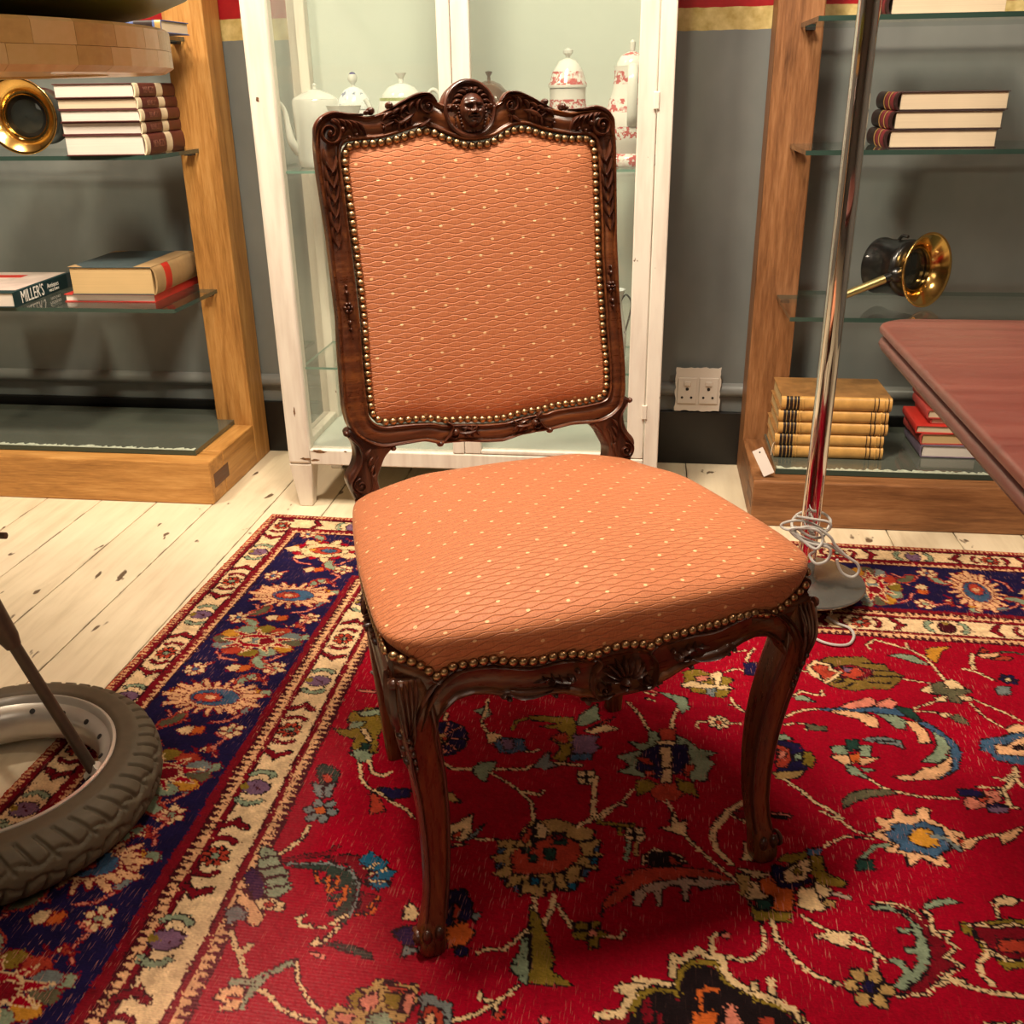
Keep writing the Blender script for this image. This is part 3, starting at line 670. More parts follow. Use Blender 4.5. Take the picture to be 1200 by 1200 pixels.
cable.build('power_cord', M['lampcord'], fl, world=True)

# ---------------------------------------------------------------- mahogany table
tb = thing('mahogany_table', (.86, .82, .0), 'reddish mahogany table with rounded corner cutting in from the right', 'table')
def rrect(x0, x1, y0, y1, r, n=8):
    p = []
    for cx, cy, a0 in ((x1-r, y1-r, 0), (x0+r, y1-r, 90), (x0+r, y0+r, 180), (x1-r, y0+r, 270)):
        for k in range(n+1):
            a = math.radians(a0+90*k/n); p.append((cx+r*math.cos(a), cy+r*math.sin(a)))
    return p
def top(z_off):
    rs = []
    for ins, z in z_off:
        rs.append([Vector((x, y, z)) for x, y in rrect(.294+ins, 1.45-ins, .33+ins, 1.318-ins, .045)])
    return rs
MB().rings(top([(.004, .7085), (0, .711), (-.0005, .715), (.001, .7185), (.004, .720)])).build('table_top', M['mahog'], tb, angle=50, world=True)
MB().rings(top([(.009, .7045), (.009, .7083)])).build('edge_groove', M['black'], tb, angle=50, world=True)
MB().rings(top([(.010, .688), (.003, .690), (.000, .696), (.002, .702), (.006, .7043)])).build('edge_moulding', M['mahog_edge'], tb, angle=50, world=True)
MB().lathe([(.05, .14), (.06, .18), (.035, .26), (.045, .45), (.03, .6), (.06, .66), (.16, .690), (.16, .698)], 32, Matrix.Translation((.95, .82, 0))).build('pedestal', M['mahog_edge'], tb, world=True)
for k in range(4):
    a = math.radians(45+90*k); c, s = math.cos(a), math.sin(a)
    MB().tube([(.95+c*.04, .82+s*.04, .20), (.95+c*.16, .82+s*.16, .17), (.95+c*.26, .82+s*.26, .07), (.95+c*.34, .82+s*.34, .020)], [.03, .026, .020, .016], 10, smooth=4).build('leg', M['mahog_edge'], tb, world=True)

# ---------------------------------------------------------------- table standing on a scooter wheel
WX, WY = -.93, 1.09
wt = thing('wheel_table', (WX, WY, .0056), 'round butcher-block table standing on a scooter wheel and steel struts', 'table')
def mat_tyre():
    n = NT('dusty_tyre_rubber'); c = n.coord(); f = n.noise(c, 60, 4, .6); g = n.noise(c, 6, 3); x, y, z = n.xyz(c)
    n.set(Base_Color=n.mix(g*.6+f*.4, (.045, .037, .023), (.165, .130, .080)), Roughness=.62); n.bump(f, .3, .001); return n.mat
M['tyre'] = mat_tyre()
M['rim'] = plain('silver_painted_rim', (.66, .63, .57), .28, .45, .2, 25, .05)
NA = 900; prof = [(.176, .090), (.182, .094), (.190, .0945), (.204, .094), (.2105, .091), (.218, .088), (.225, .083), (.2305, .076), (.2345, .068), (.2365, .058), (.2372, .048), (.2365, .038), (.2345, .028), (.2305, .020), (.225, .013), (.218, .008), (.2105, .004), (.200, .001), (.188, .001), (.176, .006)]
_q, _ = catmull([Vector((a, b, 0)) for a, b in prof], [0]*len(prof), 3); prof = [(p.x, p.y) for p in _q]
mb = MB(); rings = []
for k in range(NA):
    a = 2*math.pi*k/NA; ring = []
    for j, (r, z) in enumerate(prof):
        d = 0
        if 12 <= j <= 45:
            s = (j-28.5)/16.5; w_ = abs(s)
            ph = abs(((a*54/(2*math.pi)+ w_*.8+(.5 if s > 0 else 0)) % 1)-.5)*2
            d = .0055*max(0, min(1, (.30-ph)/.16))*max(0, min(1, (w_-.10)/.08))
            ph2 = (a*23/(2*math.pi)+.15*math.sin(a*46)) % 1
            d = max(d, .0042*max(0, min(1, (.09-abs(w_-.26-.10*math.sin(a*27)))/.05)))
        cr, cz = .2, .048; v = Vector((r-cr, z-cz)); L = v.length
        r2 = r-v.x/L*d; z2 = z-v.y/L*d
        ring.append(Vector((r2*math.cos(a), r2*math.sin(a), z2)))
    rings.append(ring)
mb.rings(rings, cap=False, closed=True); mb.build('tyre', M['tyre'], wt, angle=55)
rp = [(.177, .088), (.176, .092), (.172, .093), (.169, .090), (.166, .082), (.158, .078), (.150, .072), (.146, .062), (.146, .038), (.150, .028), (.158, .022), (.166, .018), (.170, .010), (.176, .007), (.178, .012), (.172, .022), (.172, .080)]
mb = MB(); mb.rings([[Vector((r*math.cos(2*math.pi*k/96), r*math.sin(2*math.pi*k/96), z)) for r, z in rp] for k in range(96)], cap=False, closed=True)
mb.build('rim', M['rim'], wt, angle=35)
for k in range(18):
    a = 2*math.pi*k/18
    o = MB().lathe([(.0045, 0), (.0045, .002)], 10, Matrix.Rotation(a, 4, 'Z')@Matrix.Translation((.1535, 0, .0738))@Matrix.Rotation(math.radians(-38), 4, 'Y')).build('spoke_hole', M['black'], wt)
for ang in (9, 129, 249):
    a = math.radians(ang); c, s = math.cos(a), math.sin(a)
    g = MB().tube([(.150*c, .150*s, .066), (.062*c, .062*s, .335)], [.0085, .0085], 16).build('strut', M['dark_steel'], wt)
    MB().tube([(.077*c, .077*s, .285), (.072*c, .072*s, .300), (.050*c, .050*s, .375), (.030*c, .030*s, .44)], [.0105, .0145, .0165, .0165], 18).build('strut_sleeve', M['dark_steel'], wt)
    MB().tube([(.140*c, .140*s, .058), (.158*c, .158*s, .078)], .009, 10).build('strut_clamp', M['rim'], wt)
MB().lathe([(.03, .38), (.045, .385), (.045, .46), (.022, .47), (.022, .95), (.12, .965), (.12, .985)], 32).build('column', M['dark_steel'], wt)
MB().tube([(.02, .0, .462), (.113, .0, .462)], .0045, 10).build('clamp_lever', M['dark_steel'], wt)
# laminated disc: blocks in two courses, each its own piece
def mat_block():
    n = NT('butcher_block_maple'); r = n.rand(); g = n.noise(n.scale(n.coord(), (9, 40, 60)), 2, 3)
    n.set(Base_Color=n.ramp(r*.62+g*.45, [(.15, (.50, .28, .085)), (.5, (.66, .41, .14)), (.9, (.74, .49, .22))]), Roughness=.38); n.b.inputs['Coat Weight'].default_value = .2; return n.mat
M['block'] = mat_block()
RT = .392; ZB, ZT = 1.017, 1.064; tz = ZT-ZB
topo = MB().lathe([(RT-.055, .0025), (RT-.02, .003), (RT-.02, tz-.003), (.001, tz-.002)], 64, Matrix.Translation((0, 0, ZB-.004))).build('tabletop_core', M['block'], wt)
def wedge(a0, a1, r0, z0, z1, chamfer_low, chamfer_top):
    rs = []
    P = [(r0, z0), (RT-chamfer_low, z0), (RT, z0+chamfer_low*.6), (RT, z1-chamfer_top), (RT-chamfer_top, z1), (r0, z1)]
    return MB().rings([[Vector((r*math.cos(a), r*math.sin(a), z)) for r, z in P] for a in np.linspace(a0, a1, 4)])
cz = [(ZB, ZB+tz*.5), (ZB+tz*.5, ZT)]
for course in (0, 1):
    a = rng.uniform(0, .2); e = a+2*math.pi; z0, z1 = cz[course]
    while a < e-.03:
        b = min(e, a+rng.uniform(.10, .24));
        if e-b < .05: b = e
        o = wedge(a+.0006, b-.0006, RT-.075, z0-.004+.0002, z1-.004-.0001, .010 if course == 0 else .0002, .0002 if course == 0 else .003).build('block', M['block'], wt, smooth=False)
        a = b
bw = thing('green_bowl', (WX-.02, WY+.02, ZT+.001), 'large shallow dark green vessel standing on the round wooden tabletop', 'bowl')
MB().lathe([(.20, .0), (.26, .002), (.33, .010), (.39, .022), (.43, .038), (.452, .060), (.46, .09), (.454, .09), (.44, .06), (.42, .042), (.36, .024), (.001, .012)], 96).build('body', M['greenbowl'], bw)
# ---------------------------------------------------------------- the chair
CH = thing('side_chair', (-.02, 1.017, .0050), 'carved walnut side chair upholstered in terracotta fabric with brass nails, standing on the red rug', 'chair', rz=math.radians(26.5))
ZO = -.004
def SB(x, z, h=0):  # point on the raked back plane, h forward of its front face
    return Vector((x, .418+.2*(z-.45)-h*.98, z+h*.196+ZO))
def relief(mb, S, pts, ws, hs, k=5, base=-.002):
    """raised carved stroke following a 2D path on surface S, half width ws, height hs"""
    P = [Vector((a, b, 0)) for a, b in pts]
    ws = list(ws) if hasattr(ws, '__len__') else [ws]*len(P); hs = list(hs) if hasattr(hs, '__len__') else [hs]*len(P)
    Q, w2 = catmull(P, ws, k); _, h2 = catmull(P, hs, k); rs = []
    for i, p in enumerate(Q):
        t = (Q[min(i+1, len(Q)-1)]-Q[max(i-1, 0)]); t = t.normalized() if t.length > 1e-9 else Vector((1, 0, 0)); n = Vector((-t.y, t.x, 0))
        rs.append([S(p.x+n.x*w2[i]*c, p.y+n.y*w2[i]*c, base+(h2[i]-base)*hh) for c, hh in ((-1, 0), (-.85, .45), (-.5, .85), (0, 1), (.5, .85), (.85, .45), (1, 0))])
    mb.rings(rs, cap=True, wrap=True)
def dome(mb, S, cx, cz, rx, rz, h, ang=0, n=14, m=5, base=-.001):
    rs = []; ca, sa = math.cos(ang), math.sin(ang)
    for j in range(m+1):
        q = math.cos(j/m*math.pi/2); hh = math.sin(j/m*math.pi/2); q = max(q, .02)
        ring = []
        for k in range(n):
            a = 2*math.pi*k/n; u = rx*q*math.cos(a); v = rz*q*math.sin(a)
            ring.append(S(cx+u*ca-v*sa, cz+u*sa+v*ca, base+(h-base)*hh))
        rs.append(ring)
    mb.rings(rs, cap=True)
def spiral(mb, S, cx, cz, r0, turns, a0, dr, w0, h0, r1=.15, bead=True):
    n = int(turns*10)+1; pts = []; ws = []; hs = []
    for i in range(n):
        t = i/(n-1); a = a0+dr*2*math.pi*turns*t; r = r0*(1-t)+r0*r1*t
        pts.append((cx+r*math.cos(a), cz+r*math.sin(a))); ws.append(w0*(1-.45*t)); hs.append(h0*(.85+.25*t))
    relief(mb, S, pts, ws, hs, 2)
    if bead: dome(mb, S, cx, cz, r0*.22, r0*.22, h0*1.35)
def leaf(mb, S, x0, z0, x1, z1, w, h, bend=0.0, lobes=0):
    dx, dz = x1-x0, z1-z0; L = math.hypot(dx, dz); nx, nz = -dz/L, dx/L
    P = [(x0+dx*t+nx*bend*math.sin(math.pi*t), z0+dz*t+nz*bend*math.sin(math.pi*t)) for t in (0, .25, .5, .75, 1)]
    relief(mb, S, P, [w*.35, w*.9, w, w*.65, w*.08], [h*.6, h, h, h*.75, h*.25], 3)
    for q in range(lobes):
        t = .2+.55*q/max(1, lobes-1); px, pz = x0+dx*t+nx*bend*math.sin(math.pi*t), z0+dz*t+nz*bend*math.sin(math.pi*t)
        for s in (-1, 1):
            ex_, ez_ = px+nx*s*w*1.9+dx/L*w*1.3, pz+nz*s*w*1.9+dz/L*w*1.3
            relief(mb, S, [(px, pz), ((px+ex_)/2+nx*s*w*.2, (pz+ez_)/2+nz*s*w*.2), (ex_, ez_)], [w*.45, w*.5, w*.08], [h*.8, h*.9, h*.3], 3)
BACK_OUTER = [(-0.172,0.518),(-0.154,0.519),(-0.133,0.52),(-0.111,0.521),(-0.103,0.519),(-0.088,0.514),(-0.068,0.514),(-0.049,0.513),(-0.029,0.51),(-0.016,0.508),(0.011,0.506),(0.039,0.512),(0.067,0.514),(0.088,0.514),(0.1,0.515),(0.123,0.518),(0.142,0.517),(0.159,0.516),(0.176,0.517),(0.193,0.524),(0.208,0.536),(0.215,0.556),(0.217,0.594),(0.216,0.64),(0.214,0.699),(0.215,0.786),(0.219,0.858),(0.222,0.917),(0.221,0.937),(0.218,0.952),(0.209,0.962),(0.196,0.966),(0.178,0.965),(0.151,0.962),(0.125,0.968),(0.116,0.971),(0.095,0.98),(0.081,0.987),(0.066,0.99),(0.053,0.986),(0.046,0.977),(-0.045,0.978),(-0.05,0.986),(-0.063,0.989),(-0.08,0.984),(-0.096,0.978),(-0.113,0.971),(-0.137,0.965),(-0.149,0.963),(-0.168,0.968),(-0.186,0.969),(-0.2,0.967),(-0.212,0.96),(-0.218,0.949),(-0.22,0.938),(-0.221,0.915),(-0.221,0.898),(-0.217,0.81),(-0.217,0.758),(-0.217,0.705),(-0.22,0.661),(-0.222,0.61),(-0.223,0.583),(-0.22,0.559),(-0.213,0.544),(-0.201,0.532),(-0.184,0.522)]
BACK_INNER = [(-0.182,0.911),(-0.183,0.9),(-0.182,0.889),(-0.18,0.804),(-0.179,0.75),(-0.179,0.696),(-0.182,0.641),(-0.183,0.59),(-0.183,0.568),(-0.175,0.559),(-0.165,0.554),(-0.142,0.555),(-0.111,0.554),(-0.089,0.552),(-0.081,0.548),(-0.048,0.546),(-0.016,0.542),(0.016,0.541),(0.038,0.545),(0.059,0.547),(0.08,0.547),(0.09,0.55),(0.113,0.551),(0.14,0.551),(0.166,0.553),(0.177,0.555),(0.183,0.564),(0.185,0.576),(0.186,0.607),(0.184,0.647),(0.184,0.688),(0.183,0.722),(0.183,0.766),(0.185,0.805),(0.186,0.859),(0.187,0.898),(0.187,0.916),(0.182,0.924),(0.173,0.927),(0.151,0.926),(0.13,0.929),(0.109,0.933),(0.088,0.94),(0.077,0.942),(0.067,0.941),(0.056,0.938),(0.046,0.933),(0.036,0.928),(0.026,0.924),(0.006,0.922),(-0.005,0.922),(-0.015,0.924),(-0.027,0.928),(-0.036,0.932),(-0.046,0.936),(-0.055,0.941),(-0.067,0.944),(-0.077,0.941),(-0.087,0.939),(-0.101,0.935),(-0.119,0.931),(-0.14,0.929),(-0.161,0.929),(-0.172,0.928),(-0.18,0.924)]
NAIL_LINE = [(-0.27,0.438),(-0.263,0.437),(-0.256,0.434),(-0.247,0.431),(-0.238,0.427),(-0.23,0.421),(-0.223,0.413),(-0.216,0.407),(-0.208,0.415),(-0.199,0.42),(-0.189,0.421),(-0.178,0.422),(-0.168,0.423),(-0.158,0.425),(-0.147,0.421),(-0.137,0.418),(-0.126,0.417),(-0.115,0.415),(-0.106,0.415),(-0.095,0.417),(-0.084,0.418),(-0.073,0.418),(-0.062,0.417),(-0.051,0.413),(-0.041,0.408),(-0.034,0.414),(-0.023,0.416),(-0.012,0.417),(-0.001,0.417),(0.009,0.415),(0.019,0.413),(0.03,0.407),(0.039,0.413),(0.049,0.415),(0.073,0.416),(0.096,0.417),(0.127,0.416),(0.137,0.418),(0.148,0.417),(0.159,0.416),(0.171,0.416),(0.183,0.412),(0.194,0.408),(0.207,0.407),(0.218,0.41),(0.229,0.415),(0.241,0.42)]
APRON_BOTTOM = [(-0.226,0.341),(-0.22,0.357),(-0.207,0.37),(-0.196,0.377),(-0.178,0.379),(-0.16,0.376),(-0.145,0.371),(-0.138,0.373),(-0.123,0.367),(-0.106,0.367),(-0.093,0.366),(-0.076,0.365),(-0.055,0.355),(-0.034,0.35),(-0.015,0.348),(0.016,0.352),(0.038,0.355),(0.061,0.361),(0.076,0.361),(0.1,0.36),(0.128,0.363),(0.136,0.37),(0.156,0.37),(0.182,0.362),(0.201,0.35),(0.216,0.333),(0.222,0.319)]
def ray_radius(poly, c, a):
    dx, dz = math.cos(a), math.sin(a); best = 0
    for (x0, z0), (x1, z1) in zip(poly, poly[1:]+poly[:1]):
        ex_, ez_ = x1-x0, z1-z0; den = dx*ez_-dz*ex_
        if abs(den) < 1e-12: continue
        t = ((x0-c[0])*ez_-(z0-c[1])*ex_)/den; u = ((x0-c[0])*dz-(z0-c[1])*dx)/den
        if t > 0 and -1e-6 <= u <= 1+1e-6: best = max(best, t)
    return best
BC = (0.001, .74); NB = 420
angs = [2*math.pi*k/NB for k in range(NB)]
def smooth_loop(v, k, it=1):
    v = np.array(v)
    for _ in range(it): v = sum(np.roll(v, s) for s in range(-k, k+1))/(2*k+1)
    return v
Ri = smooth_loop([ray_radius(BACK_INNER, BC, a) for a in angs], 1, 2); Ro = smooth_loop([ray_radius(BACK_OUTER, BC, a) for a in angs], 1, 1)
Rw = Ri+.0065
prof = [(0, -.010), (0, .001), (.03, .0045), (.075, .0055), (.115, .0045), (.15, .0012), (.21, .0005), (.34, .0030), (.5, .0042), (.66, .0032), (.78, .0008), (.825, .0010), (.86, .0050), (.905, .0068), (.955, .0055), (.99, .0015), (1.0, -.003), (1.0, -.022), (.96, -.028), (.3, -.030), (.0, -.028)]
rings = []
for k, a in enumerate(angs):
    c, s = math.cos(a), math.sin(a)
    rings.append([SB(BC[0]+(Rw[k]+(Ro[k]-Rw[k])*t)*c, BC[1]+(Rw[k]+(Ro[k]-Rw[k])*t)*s, h) for t, h in prof])
MB().rings(rings, cap=False, closed=True).build('back_frame', M['walnut_x'], CH, angle=70)
# upholstered back panel
rs = []; uv = []
for j in range(15):
    q = j/14; rr = 1-(1-q)**1.6 if j < 14 else 1.0; ring = []
    for k, a in enumerate(angs):
        r = (Ri[k]+.004)*max(q, .001); edge = max(0, (q-.80)/.20); h = .0095*(1-q**5)+.0015 - (.004 if j == 14 else 0)
        x, z = BC[0]+r*math.cos(a), BC[1]+r*math.sin(a); ring.append(SB(x, z, h-.002)); uv.append((x, z))
    rs.append(ring)
MB().rings(rs, cap=False).build('back_upholstery', M['fabric'], CH, angle=180, uv=uv)
MB().rings([[SB(BC[0]+(Ri[k]+.004)*q*math.cos(a), BC[1]+(Ri[k]+.004)*q*math.sin(a), h) for k, a in enumerate(angs)] for q, h in ((1, -.012), (.98, -.026), (.001, -.027))], cap=False).build('back_lining', M['fabric'], CH, angle=180, uv=[(0, 0)]*(3*NB))
# brass nails
nm_ = MB(); nm_.lathe([(.0054, -.0012), (.0053, .0006), (.0046, .0024), (.0030, .0038), (.0012, .0044), (.0001, .0045)], 14)
nail_me = nm_.build('brass_nail', M['brassnail'], CH, angle=180).data
bpy.data.objects.remove(bpy.data.objects['brass_nail'])
def place_nail(p, nrm, sc=1.0):
    o = bpy.data.objects.new('brass_nail', nail_me); COL.objects.link(o); o.parent = CH
    o.location = p; o.rotation_euler = Vector(nrm).to_track_quat('Z', 'Y').to_euler(); o.scale = (sc*rng.uniform(.95, 1.05),)*3
def walk(pts, step):
    P = [Vector(p) for p in pts]; out = [P[0]]; acc = 0
    for a, b in zip(P, P[1:]):
        L = (b-a).length; d = step-acc
        while d <= L: out.append(a+(b-a)*(d/L)); d += step
        acc = L-(d-step)
    return out
loop = [(BC[0]+Ri[k]*math.cos(a), BC[1]+Ri[k]*math.sin(a), 0) for k, a in enumerate(angs)]; loop.append(loop[0])
tot = sum((Vector(b)-Vector(a)).length for a, b in zip(loop, loop[1:])); nn = round(tot/.0113)
for p in walk(loop, tot/nn*1.00001)[:nn]: place_nail(SB(p.x, p.y, .0008+rng.uniform(-.0004, .0004)), (rng.uniform(-.08, .08), -1, .2+rng.uniform(-.08, .08)))

# crest: medallion with a smiling mask
mb = MB(); mc = (0.0005, .9690)
S0 = SB
rs = []
for r, h in ((.0385, -.022), (.0385, .002), (.0375, .0065), (.0350, .0080), (.0325, .0060), (.0310, .0020), (.024, .0006), (.0005, .0006)):
    rs.append([SB(mc[0]+r*math.cos(a)*1.02, mc[1]+r*math.sin(a)*(1.0 if math.sin(a) < 0 else 1.04), h) for a in [2*math.pi*k/64 for k in range(64)]])
mb.rings(rs); med = mb.build('crest_medallion', M['walnut'], CH, angle=50)
G = 57; fx, fz = mc[0]+.0032, mc[1]-.0010; fw, fh = .0190, .0232
def g2(x, z, cx, cz, sx, sz): return math.exp(-((x-cx)/sx)**2-((z-cz)/sz)**2)
def face_h(x, z):
    r2 = x*x+z*z
    h = .0125*math.sqrt(max(0, 1-min(1, r2)**1.35))
    ax = abs(x)
    h += .0034*g2(ax, z, .0, .50, .55, .24)               # forehead
    h += .0034*g2(ax, z, .34, .30, .26, .075)             # brow ridge
    h -= .0052*g2(ax, z, .37, .14, .20, .105)             # eye socket
    h += .0030*g2(ax, z, .37, .12, .13, .060)             # eyeball and lid
    nose = .12+.10*max(0, min(1, (.32-z)/.5))
    if -.26 < z < .40: h += .0062*math.exp(-(x/nose)**2)*(.45+.55*min(1, max(0, (.36-z)/.5)))*min(1, (z+.26)/.06)
    h += .0022*g2(ax, z, .15, -.20, .08, .06)
    h += .0034*g2(ax, z, .50, -.16, .22, .18)             # cheeks
    h -= .0026*g2(ax, z, .0, -.30, .14, .045)
    h += .0032*g2(x, z, .0, -.385+.16*x*x, .30, .045)      # upper lip
    h -= .0034*math.exp(-((z+.455-.30*x*x)/.032)**2)*math.exp(-(x/.36)**4)
    h += .0034*g2(x, z, .0, -.525+.20*x*x, .22, .050)      # lower lip
    h -= .0018*g2(x, z, 0, -.62, .26, .05)
    h += .0036*g2(x, z, .0, -.76, .24, .14)               # chin
    h -= .0022*g2(ax, z, .42, -.40, .07, .09)
    return h
vs = []; fs = []; idx = {}
for i in range(G):
    for j in range(G):
        u, v = -1+2*i/(G-1), -1+2*j/(G-1); L = math.hypot(u, v); mx_ = max(abs(u), abs(v))
        if L > 1e-9: u, v = u*mx_/L, v*mx_/L
        jaw = 1-.22*max(0, -v)**1.6
        idx[i, j] = len(vs); vs.append(SB(fx+u*fw*jaw, fz+v*fh, .0015+face_h(u, v)*1.22))
for i in range(G-1):
    for j in range(G-1): fs.append((idx[i, j], idx[i+1, j], idx[i+1, j+1], idx[i, j+1]))
mb = MB(); mb.add(vs, fs); mb.build('carved_mask', M['walnut'], CH, angle=180)
mb = MB()
for s in (-1, 1):   # hair locks and braids
    for q in range(5):
        a = math.radians(90-s*(6+q*17)); r0 = .0235; r1 = .0300
        leaf(mb, SB, fx+math.cos(a)*.0165, fz+math.sin(a)*.0210, fx+math.cos(a-s*.35)*r1, fz+math.sin(a-s*.35)*.0315, .0036, .0105-.0009*q, .003*s)
    for q in range(7): dome(mb, SB, fx+s*(.0205-.0004*q*q*.35), fz+.006-.0046*q, .0031, .0028, .0085-.0004*q, s*.5)
    for q in range(5): leaf(mb, SB, fx+s*.0235, fz-.004-.004*q, fx+s*(.0285-.0018*q), fz-.012-.0042*q, .0019, .0055, .001*s)
    dome(mb, SB, fx+s*.0275, fz+.006, .0042, .0026, .0088, .2*s); dome(mb, SB, fx+s*.0330, fz+.0035, .0050, .0028, .0082, -.2*s)
    leaf(mb, SB, fx+s*.002, fz-.0262, fx+s*.0125, fz-.0245, .0028, .0075, -.002*s)
dome(mb, SB, fx, fz+.0262, .0040, .0042, .0120); dome(mb, SB, fx-.0065, fz+.0255, .0036, .003, .0100); dome(mb, SB, fx+.0065, fz+.0255, .0036, .003, .0100)
for q in (-1, 0, 1): dome(mb, SB, fx+q*.0042, fz-.0275, .0024, .0030, .0075)
mb.build('mask_hair_carving', M['walnut'], CH, angle=60)

def SBX(x, z, h=0): return SB(x, z, h*1.45)
for s in (-1, 1):
    mb = MB()    # scrolls either side of the medallion
    sx = .0605*s
    spiral(mb, SBX, sx, .9735, .0140, 1.35, math.radians(150 if s > 0 else 30), -s, .0027, .0078)
    relief(mb, SBX, [(s*.047, .979), (s*.056, .9885), (s*.072, .9890), (s*.092, .9815), (s*.112, .9720), (s*.130, .9655)], [.002, .0028, .0030, .0028, .0026, .001], [.006, .009, .009, .008, .006, .003], 4)
    for q in range(5): leaf(mb, SBX, s*(.068+.010*q), .9845-.0045*q, s*(.074+.013*q), .9660-.0026*q, .0042, .0085, .004*s)
    leaf(mb, SBX, s*.080, .966, s*.112, .951, .0052, .0080, .003, 3); leaf(mb, SBX, s*.106, .956, s*.128, .948, .0034, .0060, 0, 2); leaf(mb, SBX, s*.056, .9600, s*.076, .9480, .0040, .007, .002, 1)
    leaf(mb, SBX, s*.100, .9640, s*.122, .9600, .0034, .0065, 0, 1)
    dome(mb, SBX, s*.1135, .9765, .0056, .0050, .0080); dome(mb, SBX, s*.140, .9700, .0060, .0052, .0080); dome(mb, SBX, s*.146, .9680, .0040, .0030, .0070); dome(mb, SBX, s*.125, .9485, .0030, .0030, .006)
    relief(mb, SBX, [(s*.150, .9660), (s*.172, .9660), (s*.192, .9680), (s*.208, .9620), (s*.2175, .9500), (s*.219, .934)], [.0012, .0028, .0036, .0036, .0032, .002], [.004, .007, .008, .008, .007, .004], 4)
    mb.build('crest_scroll_carving', M['walnut'], CH, angle=60); mb = MB()
    cx, cz = s*.1990, .9430
    spiral(mb, SBX, cx, cz, .0165, 1.7, math.radians(100 if s > 0 else 80), s, .0030, .0088)
    for q in range(5): leaf(mb, SBX, cx-s*(.004+.007*q), cz+.018-.0010*q, cx-s*(.014+.009*q), cz+.002-.002*q+.002*(q % 2), .0040, .0088, -.004*s)
    dome(mb, SBX, cx-s*.0175, cz+.004, .0048, .0048, .0090); dome(mb, SBX, cx-s*.026, cz-.006, .0036, .0036, .0070); dome(mb, SBX, cx-s*.036, cz-.003, .0034, .0034, .0065)
    mb.build('corner_scroll', M['walnut'], CH, angle=60); mb = MB()
    for q in range(6):
        z0 = .924-.019*q; leaf(mb, SBX, s*(.2105-.0005*q), z0, s*(.1965+.0010*q), z0-.036, .0044-.0003*q, .0080-.0005*q, .005*s)
        leaf(mb, SBX, s*(.1940+.001*q), z0-.008, s*(.2080+.0002*q), z0-.038, .0036-.0003*q, .0074-.0005*q, -.004*s)
    mb.build('acanthus_carving', M['walnut'], CH, angle=60); mb = MB()
    ux = .2005
    for dz, r in ((.020, .0042), (-.020, .0040), (-.029, .0026), (.029, .0026)): dome(mb, SBX, s*ux, .7170+dz, r, r*1.1, .0068)
    for q in range(6):
        a = q*math.pi/3; dome(mb, SBX, s*ux+.0046*math.cos(a), .7170+.0058*math.sin(a), .0034, .0040, .0064, a)
    dome(mb, SBX, s*ux, .7170, .0030, .0030, .0082); relief(mb, SBX, [(s*ux, .748), (s*ux, .717), (s*ux, .684)], [.0008, .0014, .0008], .0045, 3)
    mb.build('flower_drop', M['walnut'], CH, angle=60); mb = MB()
    bx = .0565
    leaf(mb, SBX, s*bx, .5275, s*(bx-.032), .5310, .0048, .0074, .003*s, 3); dome(mb, SBX, s*(bx+.006), .5290, .0066, .0072, .0074); spiral(mb, SBX, s*(bx+.010), .5260, .0095, 1.1, math.radians(90), s, .0019, .0070, bead=False)
    dome(mb, SBX, s*(bx+.030), .5150, .0056, .0050, .0055)
    leaf(mb, SBX, s*(bx-.004), .5345, s*(bx-.024), .5255, .0036, .0066, -.002*s, 2)
    relief(mb, SBX, [(s*(bx+.018), .545), (s*(bx+.010), .538), (s*(bx+.016), .525), (s*(bx+.028), .515)], [.0020, .0027, .0027, .0016], [.006, .0075, .007, .004], 4)
    mb.build('rail_spray_carving', M['walnut'], CH, angle=60)

# short posts under the back
def poly_block(poly, S, h0, h1, bev=.0045):
    n = len(poly); P = [Vector((a, b, 0)) for a, b in poly]; c = sum(P, Vector())/n; mb = MB()
    area_ = sum(P[i].x*P[(i+1) % n].y-P[(i+1) % n].x*P[i].y for i in range(n)); sg = 1 if area_ > 0 else -1
    def inset(d):
        out = []
        for i in range(n):
            e1 = (P[i]-P[i-1]).normalized(); e2 = (P[(i+1) % n]-P[i]).normalized(); nr = Vector((-(e1.y+e2.y), e1.x+e2.x, 0))
            nr = nr.normalized() if nr.length > 1e-6 else Vector((0, 0, 0)); out.append(P[i]+nr*d*sg)
        return out
    mb.rings([[S(p.x, p.y, h) for p in inset(d)] for d, h in ((0, h1), (0, h0-bev), (bev*.35, h0-bev*.3), (bev, h0))]); return mb
def resample(poly, k=4):
    P = [Vector((a, b, 0)) for a, b in poly]; n = len(P); out = []
    for i in range(n):
        p0, p1, p2, p3 = P[i-1], P[i], P[(i+1) % n], P[(i+2) % n]
        for j in range(k):
            t = j/k; v = .5*((2*p1)+(p2-p0)*t+(2*p0-5*p1+4*p2-p3)*t*t+(3*p1-p0-3*p2+p3)*t**3); out.append((v.x, v.y))
    return out
PL = [(-.153, .519), (-.160, .514), (-.170, .505), (-.178, .490), (-.184, .476), (-.181, .456), (-.172, .425), (-.208, .425), (-.217, .444), (-.222, .456), (-.226, .468), (-.2285, .478), (-.226, .487), (-.218, .497), (-.213, .510), (-.2125, .524), (-.216, .534), (-.222, .541), (-.222, .548), (-.212, .552), (-.19, .548), (-.17, .53)]
